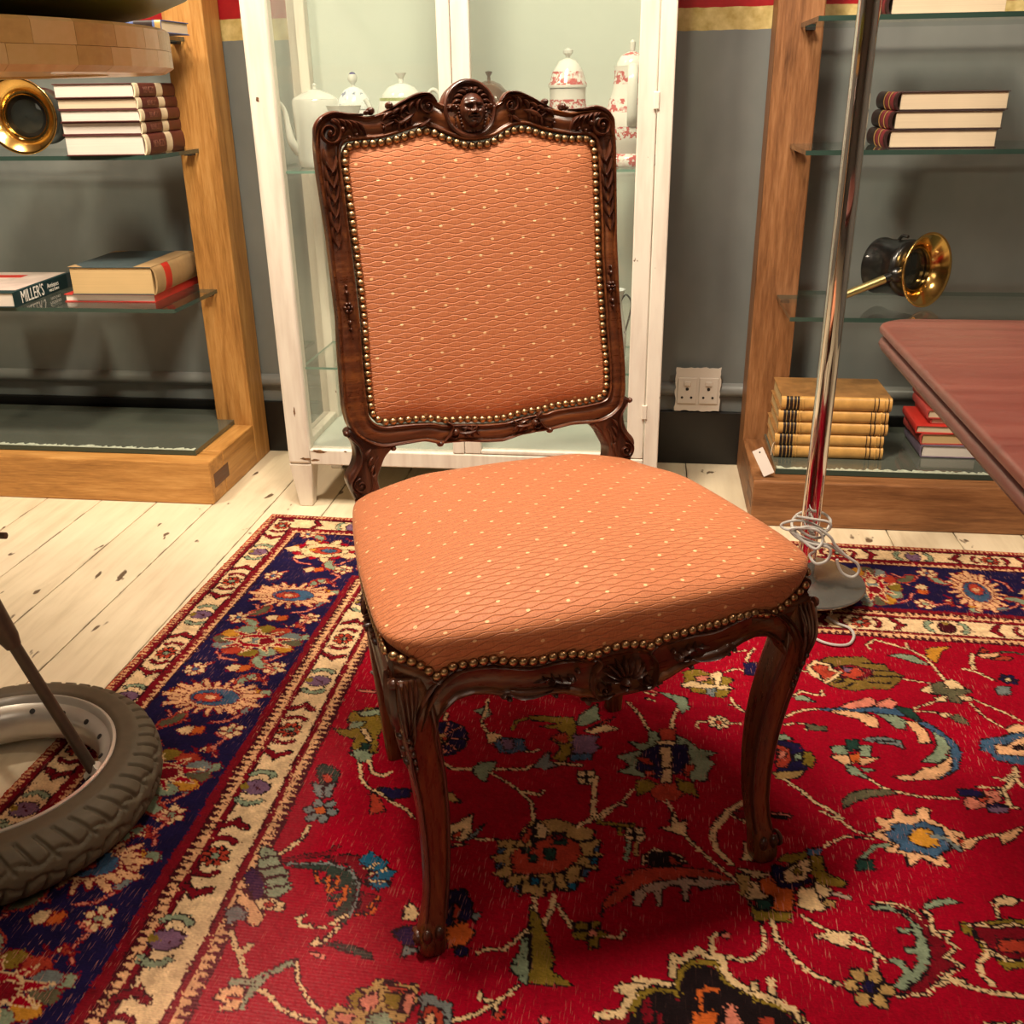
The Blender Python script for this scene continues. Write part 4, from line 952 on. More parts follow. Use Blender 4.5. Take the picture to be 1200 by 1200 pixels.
for s in (-1, 1):
    poly = [(-s*x, z) for x, z in PL]
    poly_block(resample(poly, 3), SB, .001, -.034).build('back_post', M['walnut'], CH, angle=50)
    mb = MB()
    spiral(mb, SB, s*.2105, .4690, .0110, 1.4, math.radians(90), -s, .0022, .0075)
    relief(mb, SB, [(s*.2185, .540), (s*.2060, .524), (s*.2045, .505), (s*.2135, .488), (s*.2230, .474), (s*.2190, .460), (s*.205, .455)], [.0016, .0024, .0024, .0024, .0022, .002, .001], [.004, .007, .007, .007, .007, .006, .003], 5)
    for q in range(4): leaf(mb, SB, s*(.190-.001*q), .520-.012*q, s*(.200-.0035*q), .502-.011*q, .0034, .0068, .002*s)
    leaf(mb, SB, s*.194, .490, s*.199, .455, .0030, .006, -.004*s); leaf(mb, SB, s*.180, .508, s*.188, .478, .0026, .005, .003*s)
    dome(mb, SB, s*.2225, .5450, .0048, .0044, .006); dome(mb, SB, s*.157, .5165, .0044, .0042, .006)
    mb.build('post_carving', M['walnut'], CH, angle=60)

# seat rails
BOWF = .035
def yb(x): return -BOWF*(1-min(1, (x/.262))**2) if abs(x) < .262 else 0.0
def sst(t): t = max(0., min(1., t)); return t*t*(3-2*t)
def SA(x, z, h=0):
    y = -BOWF*(1-(x/.262)**2)-.0125*sst((abs(x)-.185)/.050)*sst((.432-z)/.060); return Vector((x, y-h, z+ZO))
def lin(tbl, x):
    xs = [a for a, b in tbl]; return float(np.interp(x, xs, [b for a, b in tbl]))
NL = NAIL_LINE
ABs = [(-.262, .335), (-.240, .310), (-.229, .322), (-.224, .342), (-.2185, .356), (-.210, .3665), (-.198, .3745), (-.178, .379), (-.160, .3765), (-.145, .371), (-.138, .373), (-.123, .367), (-.106, .367), (-.093, .366), (-.076, .364), (-.055, .355), (-.034, .349), (-.015, .346)]
AB = ABs+[(-a, b) for a, b in ABs[::-1]]
def top_z(x): return lin(NL, x)-.0035
N = 240; prof_t = [(0, -.020), (0, -.002), (.05, .004), (.11, .0055), (.17, .004), (.22, .0), (.5, .0022), (.80, .0), (.86, .0022), (.93, .0050), (.98, .0030), (1.0, -.001), (1.0, -.020)]
rings = []
for i in range(N+1):
    x = -.262+.524*i/N; a, b = lin(AB, x), top_z(x)
    f_ = 1-sst((abs(x)-.210)/.014); g_ = sst((abs(x)-.220)/.010)
    rings.append([SA(x, a+(b-a)*t, (h*f_ if 0 < t < .3 else h)-.007*g_*(1-sst((t-.35)/.4))*(h > -.015)) for t, h in prof_t])
MB().rings(rings).build('front_rail', M['walnut_x'], CH, angle=60)
SAX = lambda x, z, h=0: SA(x, z, h*1.35)
mb = MB()
# shell cartouche in the middle of the front rail
sx, sz = -.003, .3790
for q in range(9):
    a = math.radians(8+164*q/8); L = .0245+.004*math.sin(a)
    leaf(mb, SAX, sx+math.cos(a)*.006, sz-.006+math.sin(a)*.004, sx+math.cos(a)*L*1.15, sz-.006+math.sin(a)*L, .0034, .0105)
dome(mb, SAX, sx, sz-.008, .0075, .0065, .0135); dome(mb, SAX, sx+.001, sz-.020, .0055, .0045, .0095)
for s in (-1, 1):
    spiral(mb, SAX, sx+s*.027, sz-.012, .0095, 1.3, math.radians(90), s, .0020, .0095)
    relief(mb, SAX, [(sx+s*.018, sz-.026), (sx+s*.034, sz-.024), (sx+s*.041, sz-.008), (sx+s*.038, sz+.010), (sx+s*.030, sz+.021), (sx+s*.042, sz+.030)], [.0016, .0026, .0026, .0024, .0024, .0012], [.006, .009, .009, .009, .008, .004], 5)
    leaf(mb, SAX, sx+s*.012, sz-.024, sx+s*.052, sz-.027, .0030, .0075, .002, 2)
    # flower sprays
    leaf(mb, SAX, s*.062, .3830, s*.096, .3900, .0038, .0078, .003, 3); leaf(mb, SAX, s*.070, .3780, s*.088, .3765, .0026, .006, 0, 1); dome(mb, SAX, s*.068, .3835, .0058, .0064, .0085); dome(mb, SAX, s*.060, .3930, .0034, .0034, .0070)
    leaf(mb, SAX, s*.094, .3900, s*.112, .3850, .0024, .0055, 0, 1)
    relief(mb, SAX, [(s*.150, .3745), (s*.140, .3770), (s*.128, .3710), (s*.114, .3695), (s*.098, .3715), (s*.088, .3740)], [.001, .0022, .0026, .0026, .0022, .001], [.003, .0075, .008, .0075, .006, .003], 4)
    dome(mb, SAX, s*.1455, .3745, .0046, .0044, .0075); dome(mb, SAX, s*.139, .3690, .0040, .0036, .0060); dome(mb, SAX, s*.086, .3655, .0036, .0034, .0060)
    relief(mb, SAX, [(s*.050, .404), (s*.080, .4095), (s*.115, .4060), (s*.150, .4130), (s*.178, .4150), (s*.2000, .4090), (s*.2200, .3920), (s*.2330, .3700), (s*.2400, .345)], [.0012, .0018, .0018, .0018, .002, .0022, .0022, .0020, .001], [.003, .0065, .006, .0065, .007, .0075, .0075, .006, .003], 4)
mb.build('front_rail_carving', M['walnut'], CH, angle=60)
def side_pt(s, t, z, h=0):  # t 0 front .. 1 back
    x0, y0, x1, y1 = .2635, .0, .2150, .415
    x = x0+(x1-x0)*t+.010*math.sin(math.pi*t); y = y0+(y1-y0)*t
    return Vector((s*(x+h), y, z+ZO))
for s in (-1, 1):
    rings = []
    for i in range(61):
        t = i/60; a = .372-.035*abs(2*t-1)**3-.014*math.exp(-((t-.5)/.12)**2); b = .4335-.004*t
        rings.append([side_pt(s, t, a+(b-a)*q, h) for q, h in prof_t])
    MB().rings(rings).build('side_rail', M['walnut'], CH, angle=60)
    SS = lambda x, z, h=0, s=s: side_pt(s, x/.42, z, h)
    mb = MB()
    for q in range(7):
        a = math.radians(10+160*q/6); leaf(mb, SS, .21+math.cos(a)*.006, .372+math.sin(a)*.004, .21+math.cos(a)*.030, .374+math.sin(a)*.026, .0036, .0095)
    for k_ in (-1, 1):
        spiral(mb, SS, .21+k_*.032, .378, .011, 1.3, math.radians(90), k_, .0022, .009); leaf(mb, SS, .21+k_*.055, .392, .21+k_*.105, .398, .0045, .007, .003, 3)
    dome(mb, SS, .395, .432, .010, .008, .011)
    mb.build('side_rail_carving', M['walnut'], CH, angle=60)
MB().box(-.200, .200, .398, .416, .365, .428).build('back_rail', M['walnut'], CH, smooth=False, bevel=.002)

# cabriole front legs
LEGP = [(.0, .2380, .0155), (.006, .2385, .0175), (.018, .2385, .0180), (.030, .2365, .0165), (.045, .2335, .0148), (.070, .2290, .0142), (.10, .2255, .0146), (.14, .2238, .0158), (.18, .2240, .0172), (.22, .2258, .0186), (.26, .2295, .0198), (.30, .2345, .0206), (.335, .2400, .0212), (.365, .2445, .0215), (.385, .2455, .0210), (.405, .2455, .0205)]
def leg_center(z):
    zs = [p[0] for p in LEGP]; r = float(np.interp(z, zs, [p[1] for p in LEGP])); h = float(np.interp(z, zs, [p[2] for p in LEGP])); return r, h
back = lambda z: .012*max(0, min(1, (z-.345)/.06))**1.5
for s in (-1, 1):
    rings = []; zz_ = np.concatenate([np.linspace(0, .05, 9), np.linspace(.06, .405, 34)])
    for z in zz_:
        r, h = leg_center(z); cx = s*r; cy = -(r-.238)+h*.15+back(z); ring = []
        for k in range(40):
            a = 2*math.pi*k/40; c, q = math.cos(a), math.sin(a); e = 2/3.4
            ux, uy = math.copysign(abs(c)**e, c), math.copysign(abs(q)**e, q)
            # hollow between the edge beads on the front and inner faces
            hol = .0016*(math.exp(-((a-1.5*math.pi)/.42)**2)+math.exp(-((a-(math.pi if s > 0 else 0))/.42)**2)+math.exp(-((a-2*math.pi)/.42)**2)*(s < 0)) if .05 < z < .40 else 0
            ring.append(Vector((cx+ux*(h-hol*abs(c)), cy+uy*(h*1.08-hol*abs(q)), z if z > 0 else 0)))
        rings.append(ring)
    MB().rings(rings).build('front_leg', M['walnut_leg'], CH, angle=80)
    SL = lambda x, z, h=0, s=s: Vector((s*(leg_center(z)[0]+x), -(leg_center(z)[0]-.238)+leg_center(z)[1]*(.15-1.08)-h+back(z), z))
    SO = lambda x, z, h=0, s=s: Vector((s*(leg_center(z)[0]+leg_center(z)[1]+h), -(leg_center(z)[0]-.238)+x+back(z), z))
    mb = MB()
    # edge beads
    zb_ = [.05, .09, .14, .20, .26, .31, .345, .372]
    relief(mb, SL, [(-leg_center(z)[1]*.84, z) for z in zb_], .0023, [.0008]+[.0028]*6+[.0008], 4); relief(mb, SL, [(leg_center(z)[1]*.82, z) for z in zb_], .0021, [.0008]+[.0024]*6+[.0008], 4)
    # knee acanthus, outer half of the front face and the outer face
    for q in range(4):
        leaf(mb, SL, -.004+.0065*q, .405+.0*q, .006+.0036*q, .358-.010*q, .0036, .0062, .002*s)
        leaf(mb, SL, -.004+.003*q, .400-.010*q, .014, .352-.012*q, .0028, .0060, -.003)
    for q in range(5): dome(mb, SL, .0145-.0004*q, .335-.012*q, .0042-.0004*q, .0050, .0068-.0006*q)
    def SF(X_, z, h=0, s=s):
        c_, hh = leg_center(z); yl = 1.0
        if abs(X_-c_) <= hh*1.03 and z < .406: yl = -(c_-.238)+hh*(.15-1.08)+back(z)
        rb = lin(AB, X_); yr = SA(X_, z).y if z > rb-.004 else 1.0
        return Vector((s*X_, min(yl, yr, 0.0)-h, z))
    relief(mb, SF, [(.203, .404), (.214, .400), (.2255, .391), (.2375, .375), (.2470, .352), (.2520, .325), (.2520, .295), (.2480, .262)], [.0010, .0019, .0021, .0021, .0021, .0019, .0015, .0006], [.0015, .0040, .0042, .0040, .0036, .0030, .0022, .0008], 5)
    relief(mb, SF, [(.196, .3765), (.2075, .3705), (.2165, .3610), (.2225, .3460), (.2235, .325), (.2190, .30), (.2135, .27)], [.0010, .0018, .0019, .0019, .0018, .0016, .0012], [.002, .0050, .0048, .0035, .0026, .0022, .0014], 5)
    for q in range(4): leaf(mb, SO, -.014+.009*q, .404, -.010+.006*q, .345-.01*q, .0040, .0065, .002)
    dome(mb, SO, -.017, .404, .0060, .0060, .0060)
    leaf(mb, SO, -.002, .350, .0, .275, .0050, .0050, .002, 3)
    # foot volutes
    for k_ in (-1, 1):
        mb2 = Vector((s*.238+k_*.0078, -.0120, .033)); mb.ball(mb2, (.0066, .0065, .0105), 14, 8)
    spiral(mb, lambda x, z, h=0, s=s: Vector((s*(.2385+.0185+h*.6), -.004+x, z)), 0, .028, .0125, 1.4, 0, 1, .0026, .0075)
    mb.build('leg_carving', M['walnut'], CH, angle=60)
    # rear leg
    rings = []
    for z, x, y, h in ((0, .193, .401, .0135), (.02, .194, .402, .0140), (.08, .1965, .405, .0145), (.16, .2005, .408, .0165), (.25, .204, .408, .0185), (.33, .205, .4065, .0200), (.42, .204, .4060, .0200), (.445, .203, .4085, .0190)):
        rings.append([Vector((s*x+math.copysign(abs(math.cos(a))**.55, math.cos(a))*h, y+math.copysign(abs(math.sin(a))**.55, math.sin(a))*h*.95, z)) for a in [2*math.pi*k/28 for k in range(28)]])
    MB().rings(rings).build('rear_leg', M['walnut_leg'], CH, angle=80)

# seat cushion
bd = []   # boundary (x, y, outward, nail z)
def seat_boundary(n=360):
    pts = []
    for i in range(121):  # front edge
        x = -.262+.524*i/120; pts.append((x, -BOWF*(1-(x/.262)**2)-.002, top_z(x)+.0035))
    for i in range(1, 60):
        t = i/60; p = side_pt(1, t, 0, .002); pts.append((p.x, p.y, .4385-.004*t))
    for i in range(0, 61): x = .2165-.433*i/60; pts.append((x, .417+.002*(1-(x/.2165)**2), .434))
    for i in range(59, 0, -1):
        t = i/60; p = side_pt(-1, t, 0, .002); pts.append((p.x, p.y, .4385-.004*t))
    return pts
raw = seat_boundary(); P = np.array(raw)
d = np.linalg.norm(np.roll(P[:, :2], -1, 0)-P[:, :2], axis=1); cum = np.concatenate([[0], np.cumsum(d)]); tot = cum[-1]; NS = 400
tt = np.linspace(0, tot, NS, endpoint=False); Q = np.stack([np.interp(tt, cum, np.append(P[:, k], P[0, k])) for k in range(3)], 1)
for _ in range(60): Q[:, :2] = (np.roll(Q[:, :2], 1, 0)+2*Q[:, :2]+np.roll(Q[:, :2], -1, 0))/4
tan = np.roll(Q[:, :2], -1, 0)-np.roll(Q[:, :2], 1, 0); tan /= np.linalg.norm(tan, axis=1)[:, None]; nor = np.stack([tan[:, 1], -tan[:, 0]], 1)
cen = np.array([0., .185]); rings = []; uv = []
def add_ring(inset, off, zf, drop):
    ring = []
    for i in range(NS):
        p = Q[i, :2]; v = (cen-p); L = np.linalg.norm(v); p2 = p+v*inset+nor[i]*off; z = zf(i)
        ring.append(Vector((p2[0], p2[1], z+ZO))); o = nor[i]*drop(i); uv.append((float(p2[0]+o[0]), float(p2[1]+o[1])))
    rings.append(ring)
ZS = .470
def shoulder(i):
    fr = max(0, 1-abs(Q[i, 0])/.26)*(1 if Q[i, 1] < .1 else .5); cf = sst((abs(Q[i, 0])-.11)/.12)*sst((Q[i, 1]-.27)/.13)
    ff = sst((abs(Q[i, 0])-.20)/.06)*sst((.08-Q[i, 1])/.08)
    return ZS-.006+.008*fr+.008*max(0, min(1, Q[i, 1]/.4))-.017*cf-.004*ff
for k, (off, f) in enumerate(((-.002, -.05), (-.0004, .0), (.0020, .12), (.0050, .35), (.0082, .62), (.0078, .82), (.0035, .95))):
    add_ring(0, off, lambda i: Q[i, 2]+(shoulder(i)-Q[i, 2])*f, lambda i: (shoulder(i)-Q[i, 2])*(1-f))
add_ring(.015, 0, lambda i: shoulder(i)+.0022, lambda i: 0)
for ins in (.04, .08, .14, .21, .29, .38, .47, .57, .67, .77, .87, .95, .999):
    rho = 1-ins; add_ring(ins, 0, lambda i: (shoulder(i)+.003)*(rho**3)+(.5065)*(1-rho**3)-(.0) if False else shoulder(i)+.0022+(.5115-shoulder(i)-.0022)*(1-rho**2.2), lambda i: 0)
MB().rings(rings, cap=False).build('seat_cushion', M['fabric'], CH, angle=180, uv=uv)
# seat nails: front edge then a short way down each side
fp = [(x, z) for x, z in NL]
pts = [Vector((x, yb(x), z+ZO)) for x, z in fp]
pl = walk([tuple(p) for p in [Vector((-.262, 0, .4375+ZO))]+pts[1:]+[Vector((.252, -.002, .426+ZO)), Vector((.262, 0, .4360+ZO))]], .01135)
for p in pl:
    sl = 2*BOWF*p.x/.262**2; place_nail(p+Vector((0, -.0045, 0)), (sl*-1*0+p.x*1.0, -1, 0))
for s in (-1, 1):
    sp = [tuple(side_pt(s, t, .4375-.004*t, .0045)) for t in np.linspace(.025, .93, 40)]
    for p in walk(sp, .0115): place_nail(p, (s, 0, 0))
# ---------------------------------------------------------------- the rug: one coloured knot per mesh point
CELL = 2.5; RU, RV = 2060, 1760      # mm
PAL = {k: hexc(v) for k, v in dict(R='#92001b', c='#d2b183', n='#1a1238', k='#1a1012', s='#7d8a70', g='#6c7370', G='#1d372e', b='#38526c', b2='#185673', y='#7d6622', y2='#6f5624', o='#b95622', o2='#b87e28', t='#a88550', t2='#d3a074', t3='#a58b78', r='#a03624', p='#c87560', m='#6e0a18', u='#6d5068', K='#55503a', D='#3c0c14', i='#d8b78c').items()}
KEYS = list(PAL); KI = {k: i for i, k in enumerate(KEYS)}
H_, W_ = int(RV/CELL)+1, int(RU/CELL)+1
img = np.full((H_, W_), KI['R'], dtype=np.int16)
vv, uu = np.mgrid[0:H_, 0:W_]*CELL
wob = 1.2*np.sin(vv/37)+1.2*np.sin(uu/41)
def drift(v): return 1+.075*np.clip((v-600)/760, 0, 1.3)
E1 = uu/np.where(uu > 250, 1+(drift(vv)-1)*np.clip((uu-250)/100, 0, 1), 1)+wob*.6   # distance from the left edge
E2 = vv+wob*.6
D = np.minimum(E1, E2); along = np.where(E1 < E2, vv, uu)
saw = np.abs(((along/13.5) % 1)-.5)*2
def band(a, b, k): img[(D >= a) & (D < b)] = KI[k]
band(-9, 8, 'r'); band(8, 24, 'm'); band(24, 30, 'D'); band(30, 78, 'i'); band(78, 81, 'D'); band(81, 104, 'm')
img[(D >= 91) & (D < 104) & ((D-91)/13 > saw*.9)] = KI['t2']; img[(D >= 4) & (D < 16) & (((along/9) % 1) < .45)] = KI['t2']
band(104, 108, 'D'); band(108, 312, 'n'); band(312, 325, 'm'); band(325, 346, 'D')
img[(D >= 325) & (D < 342) & ((D-325)/17 > saw*.9)] = KI['t2']; band(342, 350, 'm'); band(350, 353, 'D'); band(353, 405, 'i'); band(405, 408, 'D'); band(408, 420, 'm')
img[(D >= 416) & (D < 434)] = KI['D']; img[(D >= 416) & (D < 434) & ((434-D)/18 > saw*.95)] = KI['t2']; band(434, 437, 'D')
def seg_dist(X_, Y_, a, b):
    ax, ay = a; bx, by = b; dx, dy = bx-ax, by-ay; L = dx*dx+dy*dy+1e-9
    t = np.clip(((X_-ax)*dx+(Y_-ay)*dy)/L, 0, 1); return np.hypot(X_-ax-t*dx, Y_-ay-t*dy)
def window(P, pad):
    xs_ = [p[0] for p in P]; ys_ = [p[1] for p in P]
    i0, i1 = max(0, int((min(ys_)-pad)/CELL)), min(H_, int((max(ys_)+pad)/CELL)+2); j0, j1 = max(0, int((min(xs_)-pad)/CELL)), min(W_, int((max(xs_)+pad)/CELL)+2)
    return (slice(i0, i1), slice(j0, j1)) if i1 > i0 and j1 > j0 else None
def stroke(P, k, w, out=2.3, ok='k'):
    sl = window(P, w+8)
    if sl is None: return
    d_ = np.full(uu[sl].shape, 1e9)
    for a, b in zip(P, P[1:]): d_ = np.minimum(d_, seg_dist(uu[sl], vv[sl], a, b))
    s_ = img[sl]
    if out: s_[d_ < w+out] = KI[ok]
    s_[d_ < w] = KI[k]
def poly(P, k, out=2.4, ok='k'):
    sl = window(P, 8)
    if sl is None: return
    X_, Y_ = uu[sl], vv[sl]; ins = np.zeros(X_.shape, bool); d_ = np.full(X_.shape, 1e9)
    for a, b in zip(P, P[1:]+P[:1]):
        d_ = np.minimum(d_, seg_dist(X_, Y_, a, b))
        if a[1] != b[1]:
            c_ = (Y_ < a[1]) != (Y_ < b[1]); ins ^= c_ & (X_ < a[0]+(Y_-a[1])*(b[0]-a[0])/(b[1]-a[1]))
    s_ = img[sl]
    if out: s_[d_ < out] = KI[ok]
    s_[ins & (d_ > .6)] = KI[k]
def flower(cx, cy, r, n, pk, ck, ok='k', a0=0., out=2.2, sx=1, sy=1):
    for q in range(n):
        a = a0+2*math.pi*q/n; c, s = math.cos(a), math.sin(a); w_ = math.pi*r*.40/n*1.25
        P = [(cx+sx*(c*r*u_-s*w_*v_), cy+sy*(s*r*u_+c*w_*v_)) for u_, v_ in ((.30, 0), (.45, -.8), (.75, -1.15), (1.0, -.45), (1.0, .45), (.75, 1.15), (.45, .8))]
        poly(P, pk, out, ok)
    P = [(cx+sx*r*.30*math.cos(t), cy+sy*r*.30*math.sin(t)) for t in np.linspace(0, 6.28, 10)[:-1]]; poly(P, ck, 1.6, ok)
def crescent(mp, a, b, w, h, k, flip, ok='k'):
    """arc lying across the band"""
    P = [mp(a+w*math.cos(t), b+flip*h*math.sin(t)) for t in np.linspace(.1, math.pi-.1, 9)]+[mp(a+w*.72*math.cos(t), b+flip*(h*math.sin(t)-h*.55)) for t in np.linspace(math.pi-.35, .35, 7)]
    poly(P, k, 2.0, ok)
left = lambda a, b: (a, b)
topm = lambda a, b: (b, a)
def inner_left(a, b): return (250+(a-250)*float(drift(b)), b)
def guard(mp, a, start, period, lo, hi, kinds):
    b = start
    while b < hi:
        if b > lo:
            c = mp(a, b); flower(c[0], c[1], 21, 8, kinds[0], 's', 'k', .2)
            for s in (-1, 1): crescent(mp, a, b+s*28, 20, 13, 'm', s, 'D')
        for s in (-1, 1):
            q = b+s*period*.22
            if lo < q < hi:
                poly([mp(a-24, q-s*14), mp(a-12, q-s*10), mp(a+1, q-s*1), mp(a+14, q-s*9), mp(a+24, q-s*10), mp(a+24, q-s*2), mp(a+10, q+s*6), mp(a+2, q+s*16), mp(a-8, q+s*6), mp(a-24, q-s*4)], 'm', 2.0)
        c = b+period/2
        if lo < c < hi:
            poly([mp(a+22*math.cos(t), c+17*math.sin(t)) for t in np.linspace(0, 6.28, 13)[:-1]], kinds[1], 2.2); poly([mp(a-17+8*math.cos(t), c+8*math.sin(t)) for t in np.linspace(0, 6.28, 8)[:-1]], 'y', 0); stroke([mp(a-5, c-5), mp(a+8, c+5)], 'D', 1.4, 0)
            for s in (-1, 1): crescent(mp, a, c+s*27, 23, 16, 's', s)
        b += period
guard(left, 55, 69.8, 304, 40, 1760, 'ru'); guard(topm, 55, 1718-330*5, 330, 120, 2060, 'ru')
guard(inner_left, 379, 581-303, 303, 400, 1760, 'ru'); guard(topm, 379, 1388-330*2, 330, 430, 2060, 'rD')
def palm_fringe(mp, a, b, sz, d=1):
    for q in range(22):
        t = 2*math.pi*q/22; r0, r1 = .45*sz, (.98 if q % 2 else .84)*sz; w_ = .100*sz; c, s = math.cos(t), math.sin(t)*.62*d
        poly([mp(a+c*r0-s*w_, b+s*r0+c*w_), mp(a+c*r1-s*w_*.5, b+s*r1+c*w_*.5), mp(a+c*r1+s*w_*.5, b+s*r1-c*w_*.5), mp(a+c*r0+s*w_, b+s*r0-c*w_)], 't2', 2.0, 'm')
    el = lambda x, y, rx, ry, n=12: [mp(a+x+rx*math.cos(t), b+y+ry*math.sin(t)) for t in np.linspace(0, 6.28, n+1)[:-1]]
    poly(el(0, 0, .56*sz, .35*sz), 't2', 1.5, 'm'); poly(el(.04*sz, 0, .48*sz, .27*sz), 'b', 2.0, 'm'); poly(el(-.08*sz, .02*sz, .28*sz, .15*sz), 'r', 2, 'n'); poly(el(-.04*sz, .02*sz, .12*sz, .07*sz), 't2', 0)
def palm_cream(mp, a, b, sz):
    for q in range(14):
        t = 2*math.pi*q/14; c, s = math.cos(t), math.sin(t)*.66; r0, r1 = .4*sz, (1.0 if q % 2 else .8)*sz; w_ = .15*sz
        poly([mp(a+c*r0-s*w_, b+s*r0+c*w_), mp(a+c*r1*.85-s*w_, b+s*r1*.85+c*w_), mp(a+c*r1, b+s*r1), mp(a+c*r1*.85+s*w_, b+s*r1*.85-c*w_), mp(a+c*r0+s*w_, b+s*r0-c*w_)], 'c' if q % 2 else 'R', 1.8, 'm')
    el = lambda x, y, rx, ry, n=12: [mp(a+x+rx*math.cos(t), b+y+ry*math.sin(t)) for t in np.linspace(0, 6.28, n+1)[:-1]]
    poly(el(0, 0, .62*sz, .40*sz), 'c', 1.5); 
    for q in range(10):
        t = 2*math.pi*(q+.5)/10; stroke([mp(a+math.cos(t)*.45*sz, b+math.sin(t)*.28*sz), mp(a+math.cos(t)*.70*sz, b+math.sin(t)*.44*sz)], 'k', 1.2, 0)
    poly(el(.05*sz, 0, .40*sz, .20*sz), 'r', 1.8); poly(el(.12*sz, 0, .2*sz, .11*sz), 'b', 1.2); poly(el(-.30*sz, 0, .10*sz, .07*sz), 'o2', 1)
def palm_red(mp, a, b, sz):
    el = lambda x, y, rx, ry, n=12: [mp(a+x+rx*math.cos(t), b+y+ry*math.sin(t)) for t in np.linspace(0, 6.28, n+1)[:-1]]
    for q in range(12):
        t = 2*math.pi*q/12; poly(el(math.cos(t)*.72*sz, math.sin(t)*.46*sz, .22*sz, .16*sz, 8), ['K', 'o2', 's', 'y', 'r', 'g'][q % 6], 1.8, 'm')
    for q in range(9):
        t = 2*math.pi*(q+.5)/9; c, s = math.cos(t), math.sin(t)*.62; w_ = .13*sz
        poly([mp(a+c*.2*sz-s*w_, b+s*.2*sz+c*w_), mp(a+c*.78*sz, b+s*.78*sz), mp(a+c*.2*sz+s*w_, b+s*.2*sz-c*w_)], 'R', 2.0, 'c')
    poly(el(0, 0, .42*sz, .25*sz), 'R', 2.4, 'c'); poly(el(-.05*sz, 0, .30*sz, .12*sz), 'g', 1.8, 'c'); poly(el(.2*sz, .0, .18*sz, .15*sz), 'm', 2, 'c'); poly(el(-.22*sz, 0, .12*sz, .12*sz), 'c', 1)
def star(mp, a, b, r, k='c', ck='K'):
    c = mp(a, b); flower(c[0], c[1], r, 6, k, ck, 'm', .3, 1.5)
def small(mp, a, b, k1, k2, s):
    poly([mp(a-24, b), mp(a-8, b-13*s), mp(a+4, b-9), mp(a+2, b+8), mp(a-10, b+14)], k1, 1.8, 'm'); poly([mp(a+2, b-9), mp(a+20, b-14*s), mp(a+25, b+4), mp(a+6, b+13)], k2, 1.8, 'm')
def sickle(mp, a, b, s1, s2, sz=34, k='K'):
    P = [mp(a+s1*sz*math.cos(t), b+s2*sz*.8*math.sin(t)) for t in np.linspace(-.6, 1.5, 9)]+[mp(a+s1*(sz*.62*math.cos(t)-2), b+s2*(sz*.5*math.sin(t)-6)) for t in np.linspace(1.3, -.3, 7)]
    poly(P, 'r', 4.2, 'r'); poly(P, k, 1.5, 'm')
def vine(mp, P, k='p'): stroke([mp(*p) for p in P], k, 1.8, 1.8, 'm')
def main_border(mp, seq, lo, hi):
    for idx_, (b, kind) in enumerate(seq):
        if not lo < b < hi: continue
        q = 1 if idx_ % 2 else -1
        vine(mp, [(132, b-62), (150, b-70), (142, b-95), (160, b-110)]); vine(mp, [(290, b-50), (276, b-70), (285, b-100), (262, b-112)]); vine(mp, [(150, b+50), (168, b+70), (200, b+74)]); vine(mp, [(285, b+42), (266, b+66), (240, b+74)])
        sickle(mp, 150 if q > 0 else 268, b+66, q, 1, 38, 'K' if q > 0 else 's'); sickle(mp, 262 if q > 0 else 156, b-58, -q, -1, 30, 's')
        star(mp, 284, b+92, 22, 'c', 's'); star(mp, 137, b-84, 21, 'c', 'b'); small(mp, 215, b+100, 'c', 'o', 1); small(mp, 172, b-48, 's', 'o2', -1); small(mp, 285, b-22, 'o2', 's', 1); small(mp, 262, b-72, 'c', 'r', -1)
        poly([mp(296, b+20), mp(280, b+10), mp(268, b+26), mp(284, b+44)], 'g', 1.8, 'm'); poly([mp(122, b-8), mp(136, b-26), mp(146, b-8), mp(134, b+12)], 'o2', 1.8, 'm')
        if kind == 'A': palm_cream(mp, 207, b, 96)
        elif kind == 'B': palm_fringe(mp, 210, b, 97)
        else: palm_red(mp, 212, b, 98)
main_border(left, [(195, 'A'), (419, 'B'), (611, 'C'), (809, 'B'), (1022, 'C'), (1226, 'B'), (1440, 'C'), (1640, 'B')], 150, 1800)
main_border(topm, [(420, 'B'), (622, 'C'), (830, 'B'), (1040, 'C'), (1255, 'B'), (1440, 'C'), (1650, 'B'), (1870, 'C')], 300, 2060)
